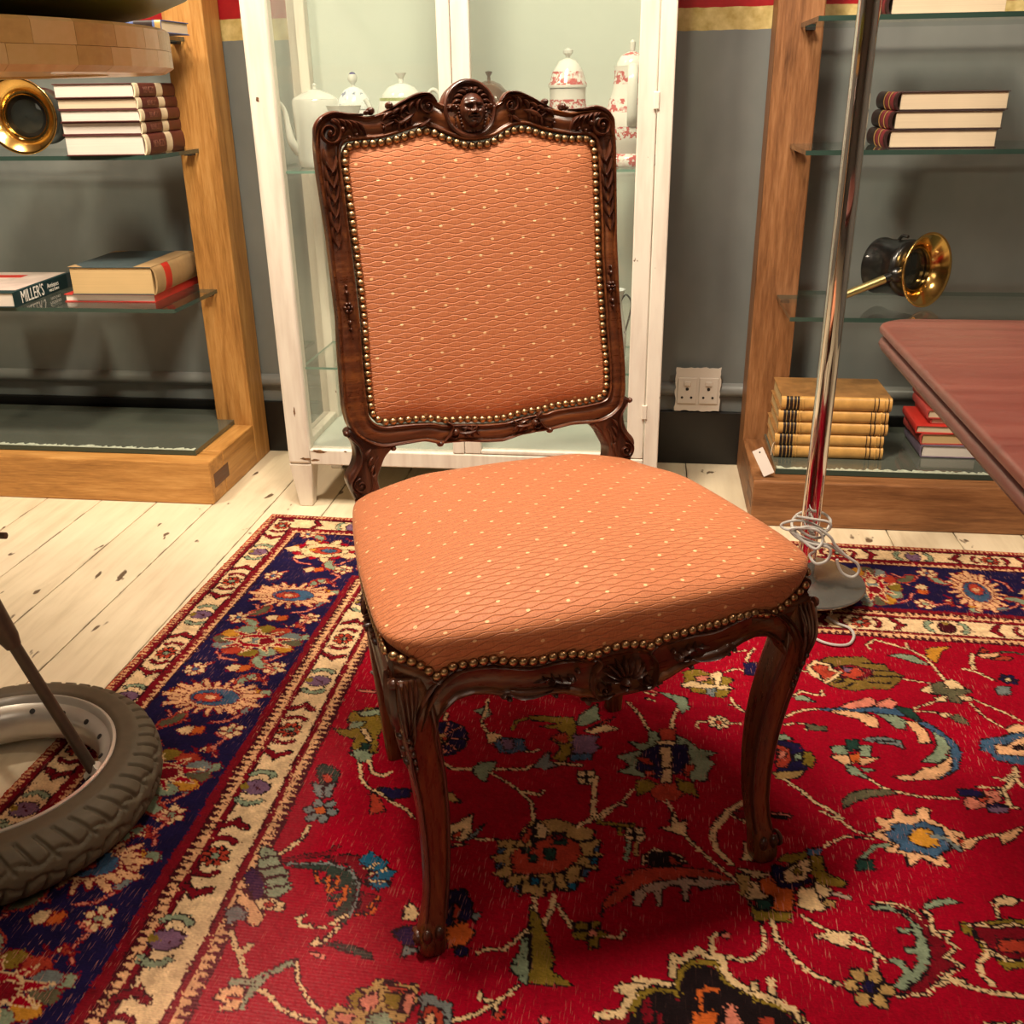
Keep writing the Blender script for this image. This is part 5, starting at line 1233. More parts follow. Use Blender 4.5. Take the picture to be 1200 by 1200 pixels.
RUG_FIELD = [
 ('P','n',0,[(724,1207),(748,1197),(763,1221),(769,1249),(748,1256),(738,1269)]),
 ('P','r',0,[(740,1224),(748,1230),(752,1265),(748,1268)]),
 ('P','o',0,[(738,1269),(759,1254),(777,1270),(770,1289),(749,1299)]),
 ('P','g',0,[(766,1241),(778,1235),(774,1253)]),
 ('P','n',0,[(758,1302),(765,1294),(774,1296),(775,1306),(762,1310)]),
 ('P','c',0,[(698,1086),(731,1049),(735,1085),(729,1106),(704,1107)]),
 ('P','r',0,[(709,1101),(723,1080),(720,1103)]),
 ('P','g',0,[(729,1109),(752,1067),(744,1097)]),
 ('P','c',0,[(710,1123),(717,1114),(736,1113)]),
 ('S','c',3,[(745,1100),(777,1098)]),
 ('P','t',0,[(777,1098),(807,1096),(809,1070),(823,1052),(855,1042),(888,1052),(913,1060),(912,1075),(924,1083),(915,1096),(929,1106),(915,1120),(924,1138),(902,1132),(907,1160),(892,1166),(887,1181),(871,1180),(862,1185),(858,1194),(845,1200),(833,1191),(824,1200),(819,1183),(801,1187),(805,1171),(783,1166),(795,1148),(772,1133),(790,1122),(782,1115)]),
 ('P','r',0,[(800,1123),(830,1096),(856,1074),(889,1084),(898,1107),(889,1130),(877,1147),(842,1157),(810,1162)]),
 ('P','t',0,[(808,1096),(810,1076),(826,1058),(831,1102),(802,1110)]),
 ('P','r',0,[(810,1090),(820,1065),(824,1080),(817,1101)]),
 ('P','c',0,[(828,1051),(846,1065),(844,1086),(831,1083)]),
 ('P','G',0,[(854,1072),(872,1069),(875,1093),(859,1094)]),
 ('P','m',0,[(859,1075),(868,1074),(869,1085),(860,1086)]),
 ('P','G',0,[(846,1106),(860,1103),(862,1124),(849,1127)]),
 ('P','G',0,[(815,1108),(824,1106),(825,1118),(818,1120)]),
 ('P','G',0,[(826,1122),(835,1121),(837,1134),(830,1135)]),
 ('P','b',0,[(780,1115),(792,1114),(788,1124),(782,1123)]),
 ('P','b',0,[(781,1146),(792,1144),(786,1157)]),
 ('P','b',0,[(794,1171),(804,1168),(802,1182)]),
 ('P','b',0,[(813,1184),(820,1180),(821,1192),(816,1191)]),
 ('P','b2',0,[(834,1165),(845,1162),(847,1177),(836,1177)]),
 ('P','b2',0,[(886,1169),(900,1164),(896,1178),(888,1181)]),
 ('P','b',0,[(902,1139),(914,1138),(908,1153),(902,1152)]),
 ('P','b2',0,[(911,1115),(923,1112),(922,1126),(914,1126)]),
 ('P','b',0,[(915,1096),(922,1090),(922,1102),(916,1103)]),
 ('S','k',2,[(823,1193),(824,1172)]),
 ('S','k',2,[(858,1190),(853,1165)]),
 ('S','k',2,[(871,1179),(864,1156)]),
 ('S','k',2,[(885,1167),(877,1147)]),
 ('S','k',2,[(900,1133),(889,1130)]),
 ('S','k',2,[(915,1113),(894,1113)]),
 ('S','k',2,[(912,1079),(894,1085)]),
 ('S','k',2,[(800,1147),(807,1143)]),
 ('S','k',2,[(799,1172),(813,1160)]),
 ('S','c',3,[(820,1025),(823,1052)]),
 ('S','k',2,[(823,1052),(830,1106)]),
 ('S','c',4,[(905,1016),(909,1028),(893,1047),(887,1054)]),
 ('S','c',4,[(932,1012),(920,1032),(904,1042)]),
 ('S','y',6,[(917,1039),(947,1044),(967,1038)]),
 ('S','y',5,[(947,1044),(951,1062)]),
 ('P','c',0,[(957,1047),(982,1044),(984,1071),(960,1073)]),
 ('S','k',2,[(969,1046),(971,1072)]),
 ('S','k',2,[(959,1060),(983,1058)]),
 ('S','s',6,[(964,1075),(961,1111)]),
 ('S','t',4,[(974,1074),(974,1100)]),
 ('S','c',5,[(844,1200),(848,1222)]),
 ('S','c',5,[(870,1189),(870,1215),(864,1238),(860,1256)]),
 ('S','c',4,[(876,1208),(889,1229),(898,1243)]),
 ('P','y',0,[(902,1235),(918,1233),(921,1243),(903,1247)]),
 ('P','y',0,[(923,1230),(934,1230),(934,1239),(924,1242)]),
 ('P','y',0,[(902,1250),(919,1248),(919,1262),(904,1262)]),
 ('P','y',0,[(932,1244),(946,1245),(942,1255),(934,1254)]),
 ('P','y',0,[(921,1258),(934,1256),(933,1272),(923,1274)]),
 ('P','p',0,[(920,1245),(930,1243),(932,1253),(922,1256)]),
 ('S','c',4,[(946,1252),(962,1252),(967,1239)]),
 ('P','y',0,[(841,1216),(853,1228),(866,1257),(876,1279),(882,1296),(880,1314),(908,1333),(876,1337),(853,1337),(855,1309),(844,1254)]),
 ('P','s',0,[(840,1261),(850,1289),(855,1338),(847,1340),(841,1325),(830,1321),(838,1291)]),
 ('S','k',2,[(844,1242),(855,1317)]),
 ('S','c',4,[(842,1257),(834,1270),(819,1291),(803,1293),(789,1297),(787,1302)]),
 ('S','c',4,[(845,1342),(833,1358),(821,1371),(804,1388),(775,1404)]),
 ('S','c',4,[(820,1370),(803,1368),(801,1359)]),
 ('S','c',4,[(822,1372),(824,1383)]),
 ('P','r',0,[(821,1384),(834,1382),(834,1390),(824,1391)]),
 ('P','p',0,[(876,1384),(886,1384),(886,1392),(878,1393)]),
 ('P','t3',0,[(971,1171),(999,1146),(1037,1131),(1112,1130),(1112,1135),(1083,1143),(1064,1154),(1061,1146),(1049,1148),(1046,1179),(1041,1175),(1038,1150),(1019,1151),(1012,1162),(1012,1189),(1006,1192),(1003,1165),(993,1169),(983,1194),(977,1194),(974,1171)]),
 ('P','r',0,[(936,1220),(936,1196),(946,1178),(953,1167),(944,1165),(962,1155),(950,1149),(974,1138),(964,1132),(998,1122),(1036,1116),(1074,1115),(1112,1130),(1086,1132),(1044,1133),(1024,1141),(999,1148),(971,1172),(957,1190),(938,1206)]),
 ('P','k',0,[(985,1117),(985,1099),(1000,1087),(1016,1089),(1034,1092),(1046,1108),(1031,1114),(1020,1116),(1016,1104),(1013,1117)]),
 ('S','c',2,[(985,1117),(985,1099),(1000,1086),(1016,1089),(1034,1092),(1046,1107)]),
 ('P','r',0,[(1020,1100),(1026,1096),(1036,1110),(1024,1112)]),
 ('S','c',4,[(1023,999),(1031,1035),(1044,1053),(1064,1080),(1084,1103),(1110,1128)]),
 ('P','c',0,[(1022,1020),(1031,1031),(1041,1019),(1040,1047),(1028,1044),(1006,1040),(1023,1035)]),
 ('S','c',7,[(1114,998),(1101,996),(1086,1022),(1082,1051),(1088,1076),(1106,1099)]),
 ('S','c',4,[(1101,996),(1127,1005),(1135,1017)]),
 ('P','k',0,[(1115,991),(1134,989),(1138,1006),(1125,1001)]),
 ('P','k',0,[(1169,982),(1198,985),(1193,993),(1169,993)]),
 ('S','p',2,[(1169,985),(1194,986)]),
 ('P','c',0,[(1126,1052),(1135,1059),(1137,1088),(1121,1090),(1126,1074)]),
 ('P','c',0,[(1113,1105),(1139,1109),(1159,1111),(1139,1124),(1124,1113)]),
 ('P','t',0,[(1113,1117),(1130,1117),(1128,1148),(1115,1159),(1115,1137)]),
 ('P','c',0,[(1131,1128),(1143,1133),(1161,1157),(1123,1162),(1129,1145)]),
 ('P','y',0,[(1126,1165),(1134,1182),(1168,1177),(1180,1180),(1176,1193),(1157,1196),(1131,1197)]),
 ('P','o',0,[(1141,1123),(1166,1118),(1186,1136),(1182,1174),(1158,1178),(1159,1158),(1143,1143)]),
 ('P','G',0,[(1135,1162),(1156,1159),(1152,1176),(1136,1177)]),
 ('P','n',0,[(1161,1095),(1185,1092),(1213,1116),(1186,1134),(1168,1134),(1161,1113)]),
 ('P','c',0,[(1175,1104),(1202,1078),(1215,1073),(1212,1095),(1200,1119),(1177,1125)]),
 ('P','y',0,[(1189,1101),(1198,1093),(1200,1104),(1191,1109)]),
 ('P','y',0,[(1170,1083),(1179,1071),(1217,1058),(1204,1078),(1188,1086)]),
 ('S','c',4,[(1140,1201),(1142,1229),(1139,1244),(1123,1262),(1111,1266),(1094,1263)]),
 ('S','c',5,[(1154,1196),(1157,1226),(1171,1245),(1188,1268),(1202,1277)]),
 ('P','m',0,[(944,1390),(946,1373),(972,1366),(980,1353),(983,1334),(996,1325),(1031,1322),(1031,1302),(1038,1285),(1057,1268),(1085,1267),(1093,1293),(1124,1316),(1169,1335),(1181,1356)]),
 ('P','k',0,[(976,1386),(986,1344),(1005,1329),(1029,1327),(1035,1344),(1042,1328),(1042,1292),(1061,1280),(1080,1287),(1092,1307),(1123,1326),(1154,1335),(1171,1357)]),
 ('S','y',6,[(1033,1329),(1035,1296),(1053,1276),(1080,1274),(1092,1300),(1124,1318),(1167,1334),(1176,1351)]),
 ('S','y',6,[(982,1357),(992,1332),(1011,1323),(1033,1325)]),
 ('S','c',9,[(942,1371),(969,1363),(975,1348),(981,1333),(965,1329),(998,1318)]),
 ('S','c',7,[(984,1313),(1024,1314)]),
 ('S','c',8,[(1027,1300),(1028,1271),(1037,1278),(1058,1256),(1071,1264),(1087,1264),(1090,1286),(1103,1301),(1122,1312),(1146,1318),(1171,1332),(1180,1351)]),
 ('S','c',4,[(1076,1259),(1076,1235),(1085,1225),(1095,1226)]),
 ('P','p',0,[(1090,1224),(1099,1227),(1095,1233),(1088,1230)]),
 ('P','c',0,[(1121,1296),(1130,1294),(1129,1309),(1121,1310)]),
 ('P','c',0,[(1142,1287),(1150,1289),(1148,1314),(1141,1310)]),
 ('S','o',6,[(1062,1350),(1060,1321),(1070,1314),(1078,1314)]),
 ('P','o',0,[(1048,1375),(1052,1352),(1069,1347),(1078,1343),(1079,1371)]),
 ('P','p',0,[(1085,1370),(1091,1336),(1098,1330),(1107,1356),(1106,1366)]),
 ('P','m',0,[(993,1360),(994,1342),(1003,1339),(1008,1371),(995,1373)]),
 ('P','m',0,[(1012,1358),(1016,1358),(1018,1380),(1010,1381)]),
 ('P','r',0,[(1125,1364),(1130,1345),(1145,1343),(1144,1361)]),
 ('S','c',4,[(497,1110),(493,1144),(474,1170)]),
 ('P','n',0,[(443,1219),(447,1200),(470,1215),(484,1249),(473,1258)]),
 ('P','s',0,[(443,1157),(456,1161),(476,1170),(485,1191),(502,1203),(505,1217),(516,1230),(506,1246),(487,1253),(483,1232),(470,1215),(454,1196)]),
 ('S','k',2,[(452,1181),(476,1173)]),
 ('S','k',2,[(464,1202),(485,1191)]),
 ('S','k',2,[(475,1218),(501,1207)]),
 ('S','k',2,[(485,1235),(506,1224)]),
 ('P','t2',0,[(450,1261),(455,1248),(472,1261),(486,1266),(497,1284),(496,1300),(482,1297),(463,1280)]),
 ('P','c',0,[(476,1260),(495,1250),(517,1258),(519,1271),(490,1273)]),
 ('P','r',0,[(490,1262),(500,1257),(506,1264),(496,1268)]),
 ('P','g',0,[(444,1279),(457,1270),(478,1284),(471,1291),(454,1302)]),
 ('S','m',7,[(487,1181),(519,1167),(544,1159),(551,1145)]),
 ('P','m',0,[(540,1170),(572,1157),(590,1159),(638,1191),(635,1218),(609,1206),(597,1197),(578,1176)]),
 ('P','b2',0,[(591,1165),(602,1146),(613,1155),(622,1158),(631,1162),(633,1175),(648,1179),(644,1194),(646,1208),(632,1215),(610,1203),(626,1190),(607,1181)]),
 ('S','c',2,[(607,1181),(622,1166)]),
 ('S','c',2,[(612,1191),(634,1177)]),
 ('S','c',2,[(614,1204),(642,1198)]),
 ('P','G',0,[(491,1186),(551,1180),(580,1183),(600,1200),(606,1217),(610,1248),(606,1272),(593,1271),(581,1267),(580,1262),(588,1258),(597,1243),(573,1243),(571,1236),(590,1229),(587,1213),(578,1225),(564,1218),(573,1211),(569,1197),(561,1216),(551,1211),(558,1199),(552,1193),(534,1192),(499,1190)]),
 ('S','o',4,[(538,1196),(548,1215)]),
 ('S','o',4,[(559,1203),(566,1226)]),
 ('S','o',4,[(572,1200),(576,1221),(569,1229)]),
 ('S','o',5,[(588,1217),(593,1240),(586,1252)]),
 ('S','g',3,[(492,1187),(553,1178),(586,1187),(605,1212),(610,1244),(608,1278)]),
 ('S','G',5,[(606,1272),(600,1290),(588,1313)]),
 ('S','c',4,[(602,1285),(587,1316),(575,1321)]),
 ('P','c',0,[(573,1319),(580,1307),(589,1318)]),
 ('P','m',0,[(610,1224),(638,1228),(640,1257),(617,1264),(617,1240)]),
 ('S','o',2,[(618,1262),(640,1257),(631,1244),(638,1228)]),
 ('S','c',4,[(604,1265),(584,1290),(550,1291),(544,1279),(551,1273)]),
 ('P','G',0,[(589,1314),(606,1312),(632,1314),(654,1322),(657,1330),(624,1323)]),
 ('S','p',4,[(579,1332),(597,1336)]),
 ('S','s',8,[(500,1387),(523,1384),(541,1368),(563,1348)]),
 ('S','s',8,[(525,1421),(527,1399),(534,1380)]),
 ('P','t2',0,[(487,1413),(491,1401),(502,1393),(520,1395),(522,1424),(500,1430),(503,1418)]),
 ('S','r',2,[(503,1410),(521,1409)]),
 ('S','c',5,[(465,1312),(477,1329),(494,1351),(511,1376)]),
 ('S','c',6,[(500,1331),(493,1345)]),
 ('S','c',4,[(566,1346),(578,1374),(599,1398),(620,1412),(629,1418)]),
 ('S','c',4,[(538,1394),(552,1400),(569,1414),(596,1424),(619,1428)]),
 ('P','t',0,[(646,1389),(654,1376),(669,1371),(673,1359),(695,1360),(700,1362),(724,1359),(729,1382),(722,1409),(695,1427),(638,1435),(627,1414),(638,1400),(656,1407)]),
 ('P','y',0,[(646,1388),(654,1378),(664,1380),(674,1398),(658,1404)]),
 ('P','y',0,[(687,1375),(708,1375),(711,1398),(696,1396)]),
 ('P','p',0,[(660,1390),(678,1376),(685,1392),(673,1406)]),
 ('P','r',0,[(682,1364),(711,1366),(721,1370),(701,1374)]),
 ('P','p',0,[(639,1411),(662,1410),(658,1424),(642,1422)]),
 ('P','p',0,[(712,1371),(725,1375),(724,1399),(715,1398)]),
 ('P','s',0,[(676,1411),(686,1405),(699,1403),(713,1424),(681,1429)]),
 ('P','g',0,[(731,1375),(738,1368),(758,1378),(770,1379),(778,1417),(740,1423),(736,1389)]),
 ('P','r',0,[(740,1390),(748,1385),(763,1392),(768,1418),(744,1422)]),
 ('P','t2',0,[(745,1399),(753,1395),(757,1413),(746,1414)]),
 ('P','c',0,[(679,1245),(681,1231),(694,1242),(699,1260),(680,1262)]),
 ('P','n',0,[(670,1283),(686,1273),(710,1270),(714,1298),(694,1304)]),
 ('P','g',0,[(692,1322),(694,1304),(720,1306)]),
 ('S','c',5,[(636,818),(637,800)]),
 ('P','n',0,[(624,830),(649,824),(672,835),(685,860),(686,890),(672,911),(646,924)]),
 ('S','p',2,[(645,873),(683,868)]),
 ('S','p',2,[(644,865),(669,835)]),
 ('S','p',2,[(646,880),(676,899)]),
 ('S','p',2,[(644,865),(644,828)]),
 ('S','p',2,[(646,880),(657,914)]),
 ('P','t',0,[(631,861),(645,861),(654,872),(650,885),(637,886)]),
 ('P','r',0,[(644,868),(653,869),(653,880),(645,879)]),
 ('P','s',0,[(680,787),(696,775),(701,767),(712,794),(705,806),(694,794)]),
 ('S','c',4,[(699,749),(701,781),(700,815),(712,840),(724,853)]),
 ('P','c',0,[(715,850),(727,844),(741,854),(738,870),(722,874)]),
 ('P','b',0,[(733,878),(738,856),(777,856),(787,886),(761,896),(746,897)]),
 ('P','u',0,[(742,862),(760,859),(768,883),(753,888)]),
 ('S','c',3,[(787,888),(802,886),(807,879)]),
 ('S','y',5,[(756,832),(759,806),(782,794),(807,788)]),
 ('P','y',0,[(455,871),(478,870),(483,856),(470,847),(471,819),(489,810),(494,803),(518,802),(536,854),(538,890),(547,924),(526,944),(503,934),(501,895),(473,886)]),
 ('P','s',0,[(481,818),(517,804),(521,821),(491,830)]),
 ('P','s',0,[(478,851),(505,842),(500,858),(481,870)]),
 ('P','s',0,[(505,925),(521,918),(540,930),(543,947),(529,953),(511,939)]),
 ('P','c',0,[(500,866),(509,863),(530,893),(524,898)]),
 ('P','G',0,[(513,904),(526,900),(533,916),(520,921)]),
 ('S','c',4,[(526,954),(541,992),(557,1011)]),
 ('S','c',5,[(540,947),(555,976),(574,982),(582,972)]),
 ('S','c',4,[(557,1011),(579,1022),(609,1042),(629,1053),(646,1070)]),
 ('P','n',0,[(573,1010),(624,1006),(627,1024),(598,1033)]),
 ('P','r',0,[(564,1019),(584,1035),(600,1062),(578,1069),(573,1044)]),
 ('S','p',5,[(464,753),(506,755)]),
 ('P','g',0,[(468,691),(472,671),(483,670),(496,718)]),
 ('S','c',5,[(654,929),(677,948),(711,946)]),
 ('P','s',0,[(711,939),(720,927),(742,920),(745,933),(736,952),(738,972),(729,970),(715,956)]),
 ('S','c',4,[(744,940),(791,934),(803,922)]),
 ('S','c',4,[(740,950),(773,972),(793,988),(813,1011),(822,1048)]),
 ('S','c',4,[(793,988),(816,989),(823,994),(828,982)]),
 ('P','t',0,[(677,1008),(690,1006),(708,1026),(696,1025),(681,1023)]),
 ('S','c',4,[(943,724),(966,760),(984,804)]),
 ('P','s',0,[(996,685),(1045,696),(1049,730),(1037,746),(1025,709)]),
 ('S','c',5,[(1029,734),(1022,766),(1020,790)]),
 ('P','s',0,[(984,804),(996,807),(999,822),(1026,825),(1029,810),(1047,821),(1065,842),(1093,849),(1077,861),(1089,878),(1076,904),(1078,922),(1053,926),(1045,894),(977,875),(975,908),(980,927),(939,919),(958,899),(934,880),(970,859),(951,838),(982,842)]),
 ('P','n',0,[(974,863),(997,840),(1045,834),(1050,884),(1044,903),(1018,916),(999,928),(984,920),(966,907)]),
 ('P','r',0,[(962,877),(983,879),(995,896),(978,894)]),
 ('P','r',0,[(1044,885),(1058,887),(1047,917),(1039,909)]),
 ('P','r',0,[(978,913),(995,908),(993,919),(984,924)]),
 ('P','c',0,[(1003,847),(1019,844),(1022,896),(1007,898)]),
 ('P','c',0,[(1009,903),(1022,900),(1022,933),(1006,936)]),
 ('P','r',0,[(1000,796),(1026,791),(1028,823),(1003,827)]),
 ('P','c',0,[(997,830),(1027,827),(1025,836),(1000,839)]),
 ('P','r',0,[(989,960),(999,941),(1030,935),(1041,958),(1028,976),(1000,981)]),
 ('P','y',0,[(967,937),(985,932),(999,941),(986,962),(972,973)]),
 ('P','y',0,[(1028,923),(1056,933),(1062,963),(1048,957),(1033,948)]),
 ('S','c',4,[(1015,979),(1024,1002),(1030,1020)]),
 ('P','c',0,[(1023,1010),(1034,1025),(1043,1018),(1044,1052),(1028,1047),(1006,1041),(1024,1034)]),
 ('P','y',0,[(778,788),(854,783),(861,815),(863,866),(852,905),(833,901),(843,869),(822,846),(844,833),(829,819),(801,817),(837,803),(780,800)]),
 ('P','r',0,[(823,843),(846,828),(853,852),(844,859)]),
 ('P','s',0,[(862,805),(863,777),(892,736),(897,783),(875,805)]),
 ('P','c',0,[(876,819),(923,771),(906,798),(935,804),(890,826)]),
 ('S','r',2,[(885,814),(917,784)]),
 ('P','u',0,[(859,833),(902,830),(894,851),(906,858),(895,879),(864,890)]),
 ('P','b',0,[(861,886),(895,879),(894,893),(860,903)]),
 ('P','g',0,[(804,925),(813,903),(825,882),(828,910),(844,918),(822,930)]),
 ('S','c',5,[(839,912),(879,911)]),
 ('P','c',0,[(876,927),(900,922),(906,948),(894,957),(880,956)]),
 ('S','k',2,[(888,925),(893,956)]),
 ('S','k',2,[(878,942),(905,938)]),
 ('S','c',6,[(906,937),(904,959),(907,994),(908,1025)]),
 ('S','c',4,[(897,1043),(918,1023),(935,1003),(948,993),(964,959)]),
 ('S','c',3,[(946,995),(957,998)]),
 ('F','c','r',[(1099,763),(20,8)]),
 ('S','c',3,[(1064,784),(1061,774),(1066,765),(1080,765)]),
 ('S','c',3,[(1119,762),(1136,763)]),
 ('S','c',8,[(1128,967),(1108,986),(1098,1008),(1084,1031),(1081,1049)]),
 ('P','m',0,[(1112,990),(1139,982),(1138,1003),(1120,1002)]),
 ('S','y',5,[(918,1042),(945,1041),(967,1041)]),
 ('P','y',0,[(1036,658),(1044,639),(1039,613),(1054,602),(1072,601),(1087,613),(1107,616),(1128,624),(1128,631),(1119,642),(1121,665),(1112,686),(1095,687),(1078,680),(1053,676),(1052,665)]),
 ('P','p',0,[(1060,626),(1084,619),(1082,637),(1064,639)]),
 ('P','c',0,[(1036,654),(1054,641),(1079,648),(1119,649),(1128,655),(1104,662),(1054,661),(1039,664)]),
 ('P','c',0,[(1088,613),(1107,601),(1109,611),(1104,650),(1096,646),(1095,622),(1087,634)]),
 ('P','g',0,[(1081,662),(1096,659),(1093,687),(1081,680)]),
 ('S','c',3,[(1116,602),(1131,590),(1148,592)]),
 ('S','c',4,[(1122,687),(1131,710),(1142,725)]),
 ('S','c',3,[(1120,708),(1132,708)]),
 ('P','n',0,[(1150,566),(1175,562),(1173,607),(1151,606)]),
 ('S','c',4,[(1156,560),(1162,533),(1173,512)]),
 ('S','c',2,[(1135,529),(1158,519)]),
 ('S','p',3,[(973,672),(993,687)]),
 ('S','c',3,[(973,690),(993,696)]),
 ('S','c',3,[(974,708),(989,713)]),
 ('P','y2',0,[(1293,537),(1310,524),(1375,514),(1387,535),(1408,536),(1412,555),(1435,573),(1418,598),(1400,622),(1370,621),(1340,634),(1304,626),(1294,617),(1307,601)]),
 ('S','k',2,[(1372,537),(1401,537)]),
 ('S','k',2,[(1376,558),(1418,558)]),
 ('S','k',2,[(1379,580),(1425,576)]),
 ('S','k',2,[(1369,602),(1407,600)]),
 ('S','k',2,[(1324,627),(1344,606)]),
 ('S','k',2,[(1308,614),(1324,601)]),
 ('P','m',0,[(1310,558),(1346,546),(1383,559),(1375,580),(1352,597),(1312,591)]),
 ('P','r',0,[(1324,557),(1358,556),(1368,572),(1346,595),(1324,586)]),
 ('P','u',0,[(1328,560),(1344,558),(1338,576)]),
 ('P','c',0,[(1264,567),(1283,536),(1292,544),(1310,548),(1311,566),(1328,576),(1310,600),(1292,617),(1282,603),(1270,591)]),
 ('P','r',0,[(1272,565),(1284,552),(1304,557),(1302,571),(1317,577),(1292,606),(1285,586)]),
 ('S','c',3,[(1255,578),(1263,580)]),
 ('S','c',3,[(1434,583),(1479,591)]),
 ('S','c',4,[(1391,483),(1385,469),(1405,446),(1442,464),(1468,478),(1486,500),(1496,534),(1504,575)]),
 ('S','c',4,[(1462,452),(1462,471)]),
 ('P','s',0,[(1418,502),(1444,493),(1467,497),(1488,527),(1460,522),(1444,511)]),
 ('P','o2',0,[(1494,472),(1508,462),(1544,453),(1521,474),(1503,518),(1491,501)]),
 ('P','K',0,[(1480,591),(1499,582),(1501,603),(1542,602),(1542,610),(1520,626),(1515,649),(1498,646),(1497,625),(1473,626)]),
 ('P','c',0,[(1499,582),(1518,572),(1536,600),(1508,604)]),
 ('P','c',0,[(1455,614),(1477,596),(1473,625),(1458,620)]),
 ('P','c',0,[(1473,637),(1495,629),(1490,648),(1476,648)]),
 ('P','c',0,[(1516,626),(1539,627),(1534,638),(1520,641)]),
 ('S','c',3,[(1429,678),(1474,648)]),
 ('S','c',3,[(1432,684),(1463,682),(1478,692)]),
 ('P','c',0,[(1468,682),(1490,685),(1477,700)]),
 ('P','K',0,[(1483,689),(1502,686),(1512,699),(1511,714),(1494,706)]),
 ('S','c',4,[(1541,634),(1570,659),(1588,674),(1601,691)]),
 ('S','c',3,[(1531,646),(1544,686),(1566,713)]),
 ('S','c',6,[(1577,477),(1568,504),(1565,530)]),
 ('S','c',4,[(1547,533),(1567,540),(1592,565)]),
 ('P','t2',0,[(1582,478),(1621,466),(1635,460),(1616,482),(1594,489)]),
 ('P','r',0,[(1587,472),(1601,449),(1609,463)]),
 ('S','K',4,[(1634,461),(1655,459),(1671,466)]),
 ('P','r',0,[(1604,492),(1629,477),(1647,480),(1636,491)]),
 ('F','n','c',[(1618,559),(17,6)]),
 ('P','g',0,[(1586,594),(1594,584),(1614,583),(1605,610),(1585,612)]),
 ('S','c',4,[(1233,661),(1246,648),(1268,656),(1284,655),(1282,642)]),
 ('P','s',0,[(1230,666),(1248,661),(1267,679),(1236,676)]),
 ('S','c',4,[(1211,733),(1225,718),(1243,707),(1271,700)]),
 ('P','b',0,[(1274,699),(1349,683),(1402,679),(1414,686),(1436,707),(1457,730),(1477,766),(1481,794),(1466,837),(1448,854),(1429,870),(1443,846),(1462,812),(1464,781),(1448,739),(1417,703),(1357,697),(1280,704)]),
 ('P','G',0,[(1402,673),(1428,679),(1437,715),(1417,703),(1407,691)]),
 ('P','p',0,[(1306,688),(1335,667),(1364,652),(1371,662),(1363,678),(1321,693)]),
 ('P','p',0,[(1367,678),(1380,660),(1398,649),(1404,667),(1395,682)]),
 ('P','t2',0,[(1287,704),(1317,698),(1358,706),(1365,728),(1361,741),(1349,743),(1334,722)]),
 ('P','s',0,[(1363,699),(1398,703),(1410,714),(1404,741),(1391,739),(1376,714)]),
 ('P','t2',0,[(1409,714),(1428,720),(1440,746),(1440,774),(1421,777),(1422,751)]),
 ('P','s',0,[(1448,739),(1463,759),(1466,786),(1453,813),(1436,827),(1414,826),(1437,801),(1449,777)]),
 ('P','t2',0,[(1360,870),(1392,865),(1414,844),(1433,837),(1463,808),(1455,839),(1426,868),(1377,879)]),
 ('S','c',3,[(1208,755),(1229,747),(1244,747),(1244,765)]),
 ('P','K',0,[(1244,748),(1277,752),(1274,764),(1245,765)]),
 ('P','n',0,[(1192,800),(1226,806),(1232,824),(1220,846),(1233,870),(1203,882),(1185,881)]),
 ('P','r',0,[(1191,813),(1210,822),(1210,848),(1201,872),(1186,871)]),
 ('P','p',0,[(1193,829),(1204,833),(1200,849),(1191,850)]),
 ('P','y',0,[(1230,831),(1244,825),(1247,848),(1239,866),(1229,858)]),
 ('P','s',0,[(1214,838),(1227,829),(1228,845),(1216,854)]),
 ('P','t',0,[(1178,887),(1228,876),(1215,896),(1184,902)]),
 ('P','s',0,[(1190,789),(1206,782),(1218,796),(1192,800)]),
 ('P','s',0,[(1277,806),(1299,801),(1302,820),(1296,827),(1278,822)]),
 ('P','G',0,[(1304,784),(1324,781),(1317,812),(1303,815)]),
 ('P','s',0,[(1325,797),(1341,796),(1335,825),(1318,823)]),
 ('P','t2',0,[(1273,833),(1299,825),(1307,845),(1292,853)]),
 ('P','t2',0,[(1319,832),(1348,826),(1330,844),(1317,847)]),
 ('P','o',0,[(1304,824),(1320,818),(1315,844),(1304,843)]),
 ('P','s',0,[(1294,852),(1306,855),(1326,884),(1295,872)]),
 ('P','s',0,[(1315,854),(1340,859),(1320,865)]),
 ('P','g',0,[(1330,781),(1348,771),(1367,768),(1392,774),(1393,797),(1380,788),(1358,786)]),
 ('S','k',2,[(1350,778),(1380,779)]),
 ('S','c',4,[(1326,884),(1339,898),(1352,906),(1393,915),(1448,912)]),
 ('P','K',0,[(1276,941),(1288,923),(1313,910),(1355,905),(1360,913),(1320,926),(1290,944),(1276,960)]),
 ('S','c',5,[(1196,902),(1218,926),(1235,951),(1253,962),(1269,982)]),
 ('P','p',0,[(1456,913),(1488,890),(1516,883),(1510,908),(1478,928),(1457,934)]),
 ('P','n',0,[(1451,890),(1481,886),(1491,896),(1470,905),(1453,904)]),
 ('P','r',0,[(1475,908),(1497,900),(1484,918)]),
 ('P','n',0,[(1485,922),(1498,915),(1516,918),(1508,933),(1485,933)]),
 ('S','c',3,[(1483,879),(1520,878),(1512,898)]),
 ('S','c',6,[(1522,878),(1520,919),(1528,921)]),
 ('P','b',0,[(1520,754),(1540,746),(1560,739),(1586,717),(1612,710),(1582,811),(1555,812),(1527,806),(1529,790),(1514,784)]),
 ('P','t2',0,[(1541,764),(1557,765),(1574,750),(1608,726),(1590,787),(1559,789),(1536,788)]),
 ('P','k',0,[(1569,764),(1586,758),(1581,775),(1567,772)]),
 ('P','t2',0,[(1570,717),(1587,700),(1613,706),(1610,716),(1570,729)]),
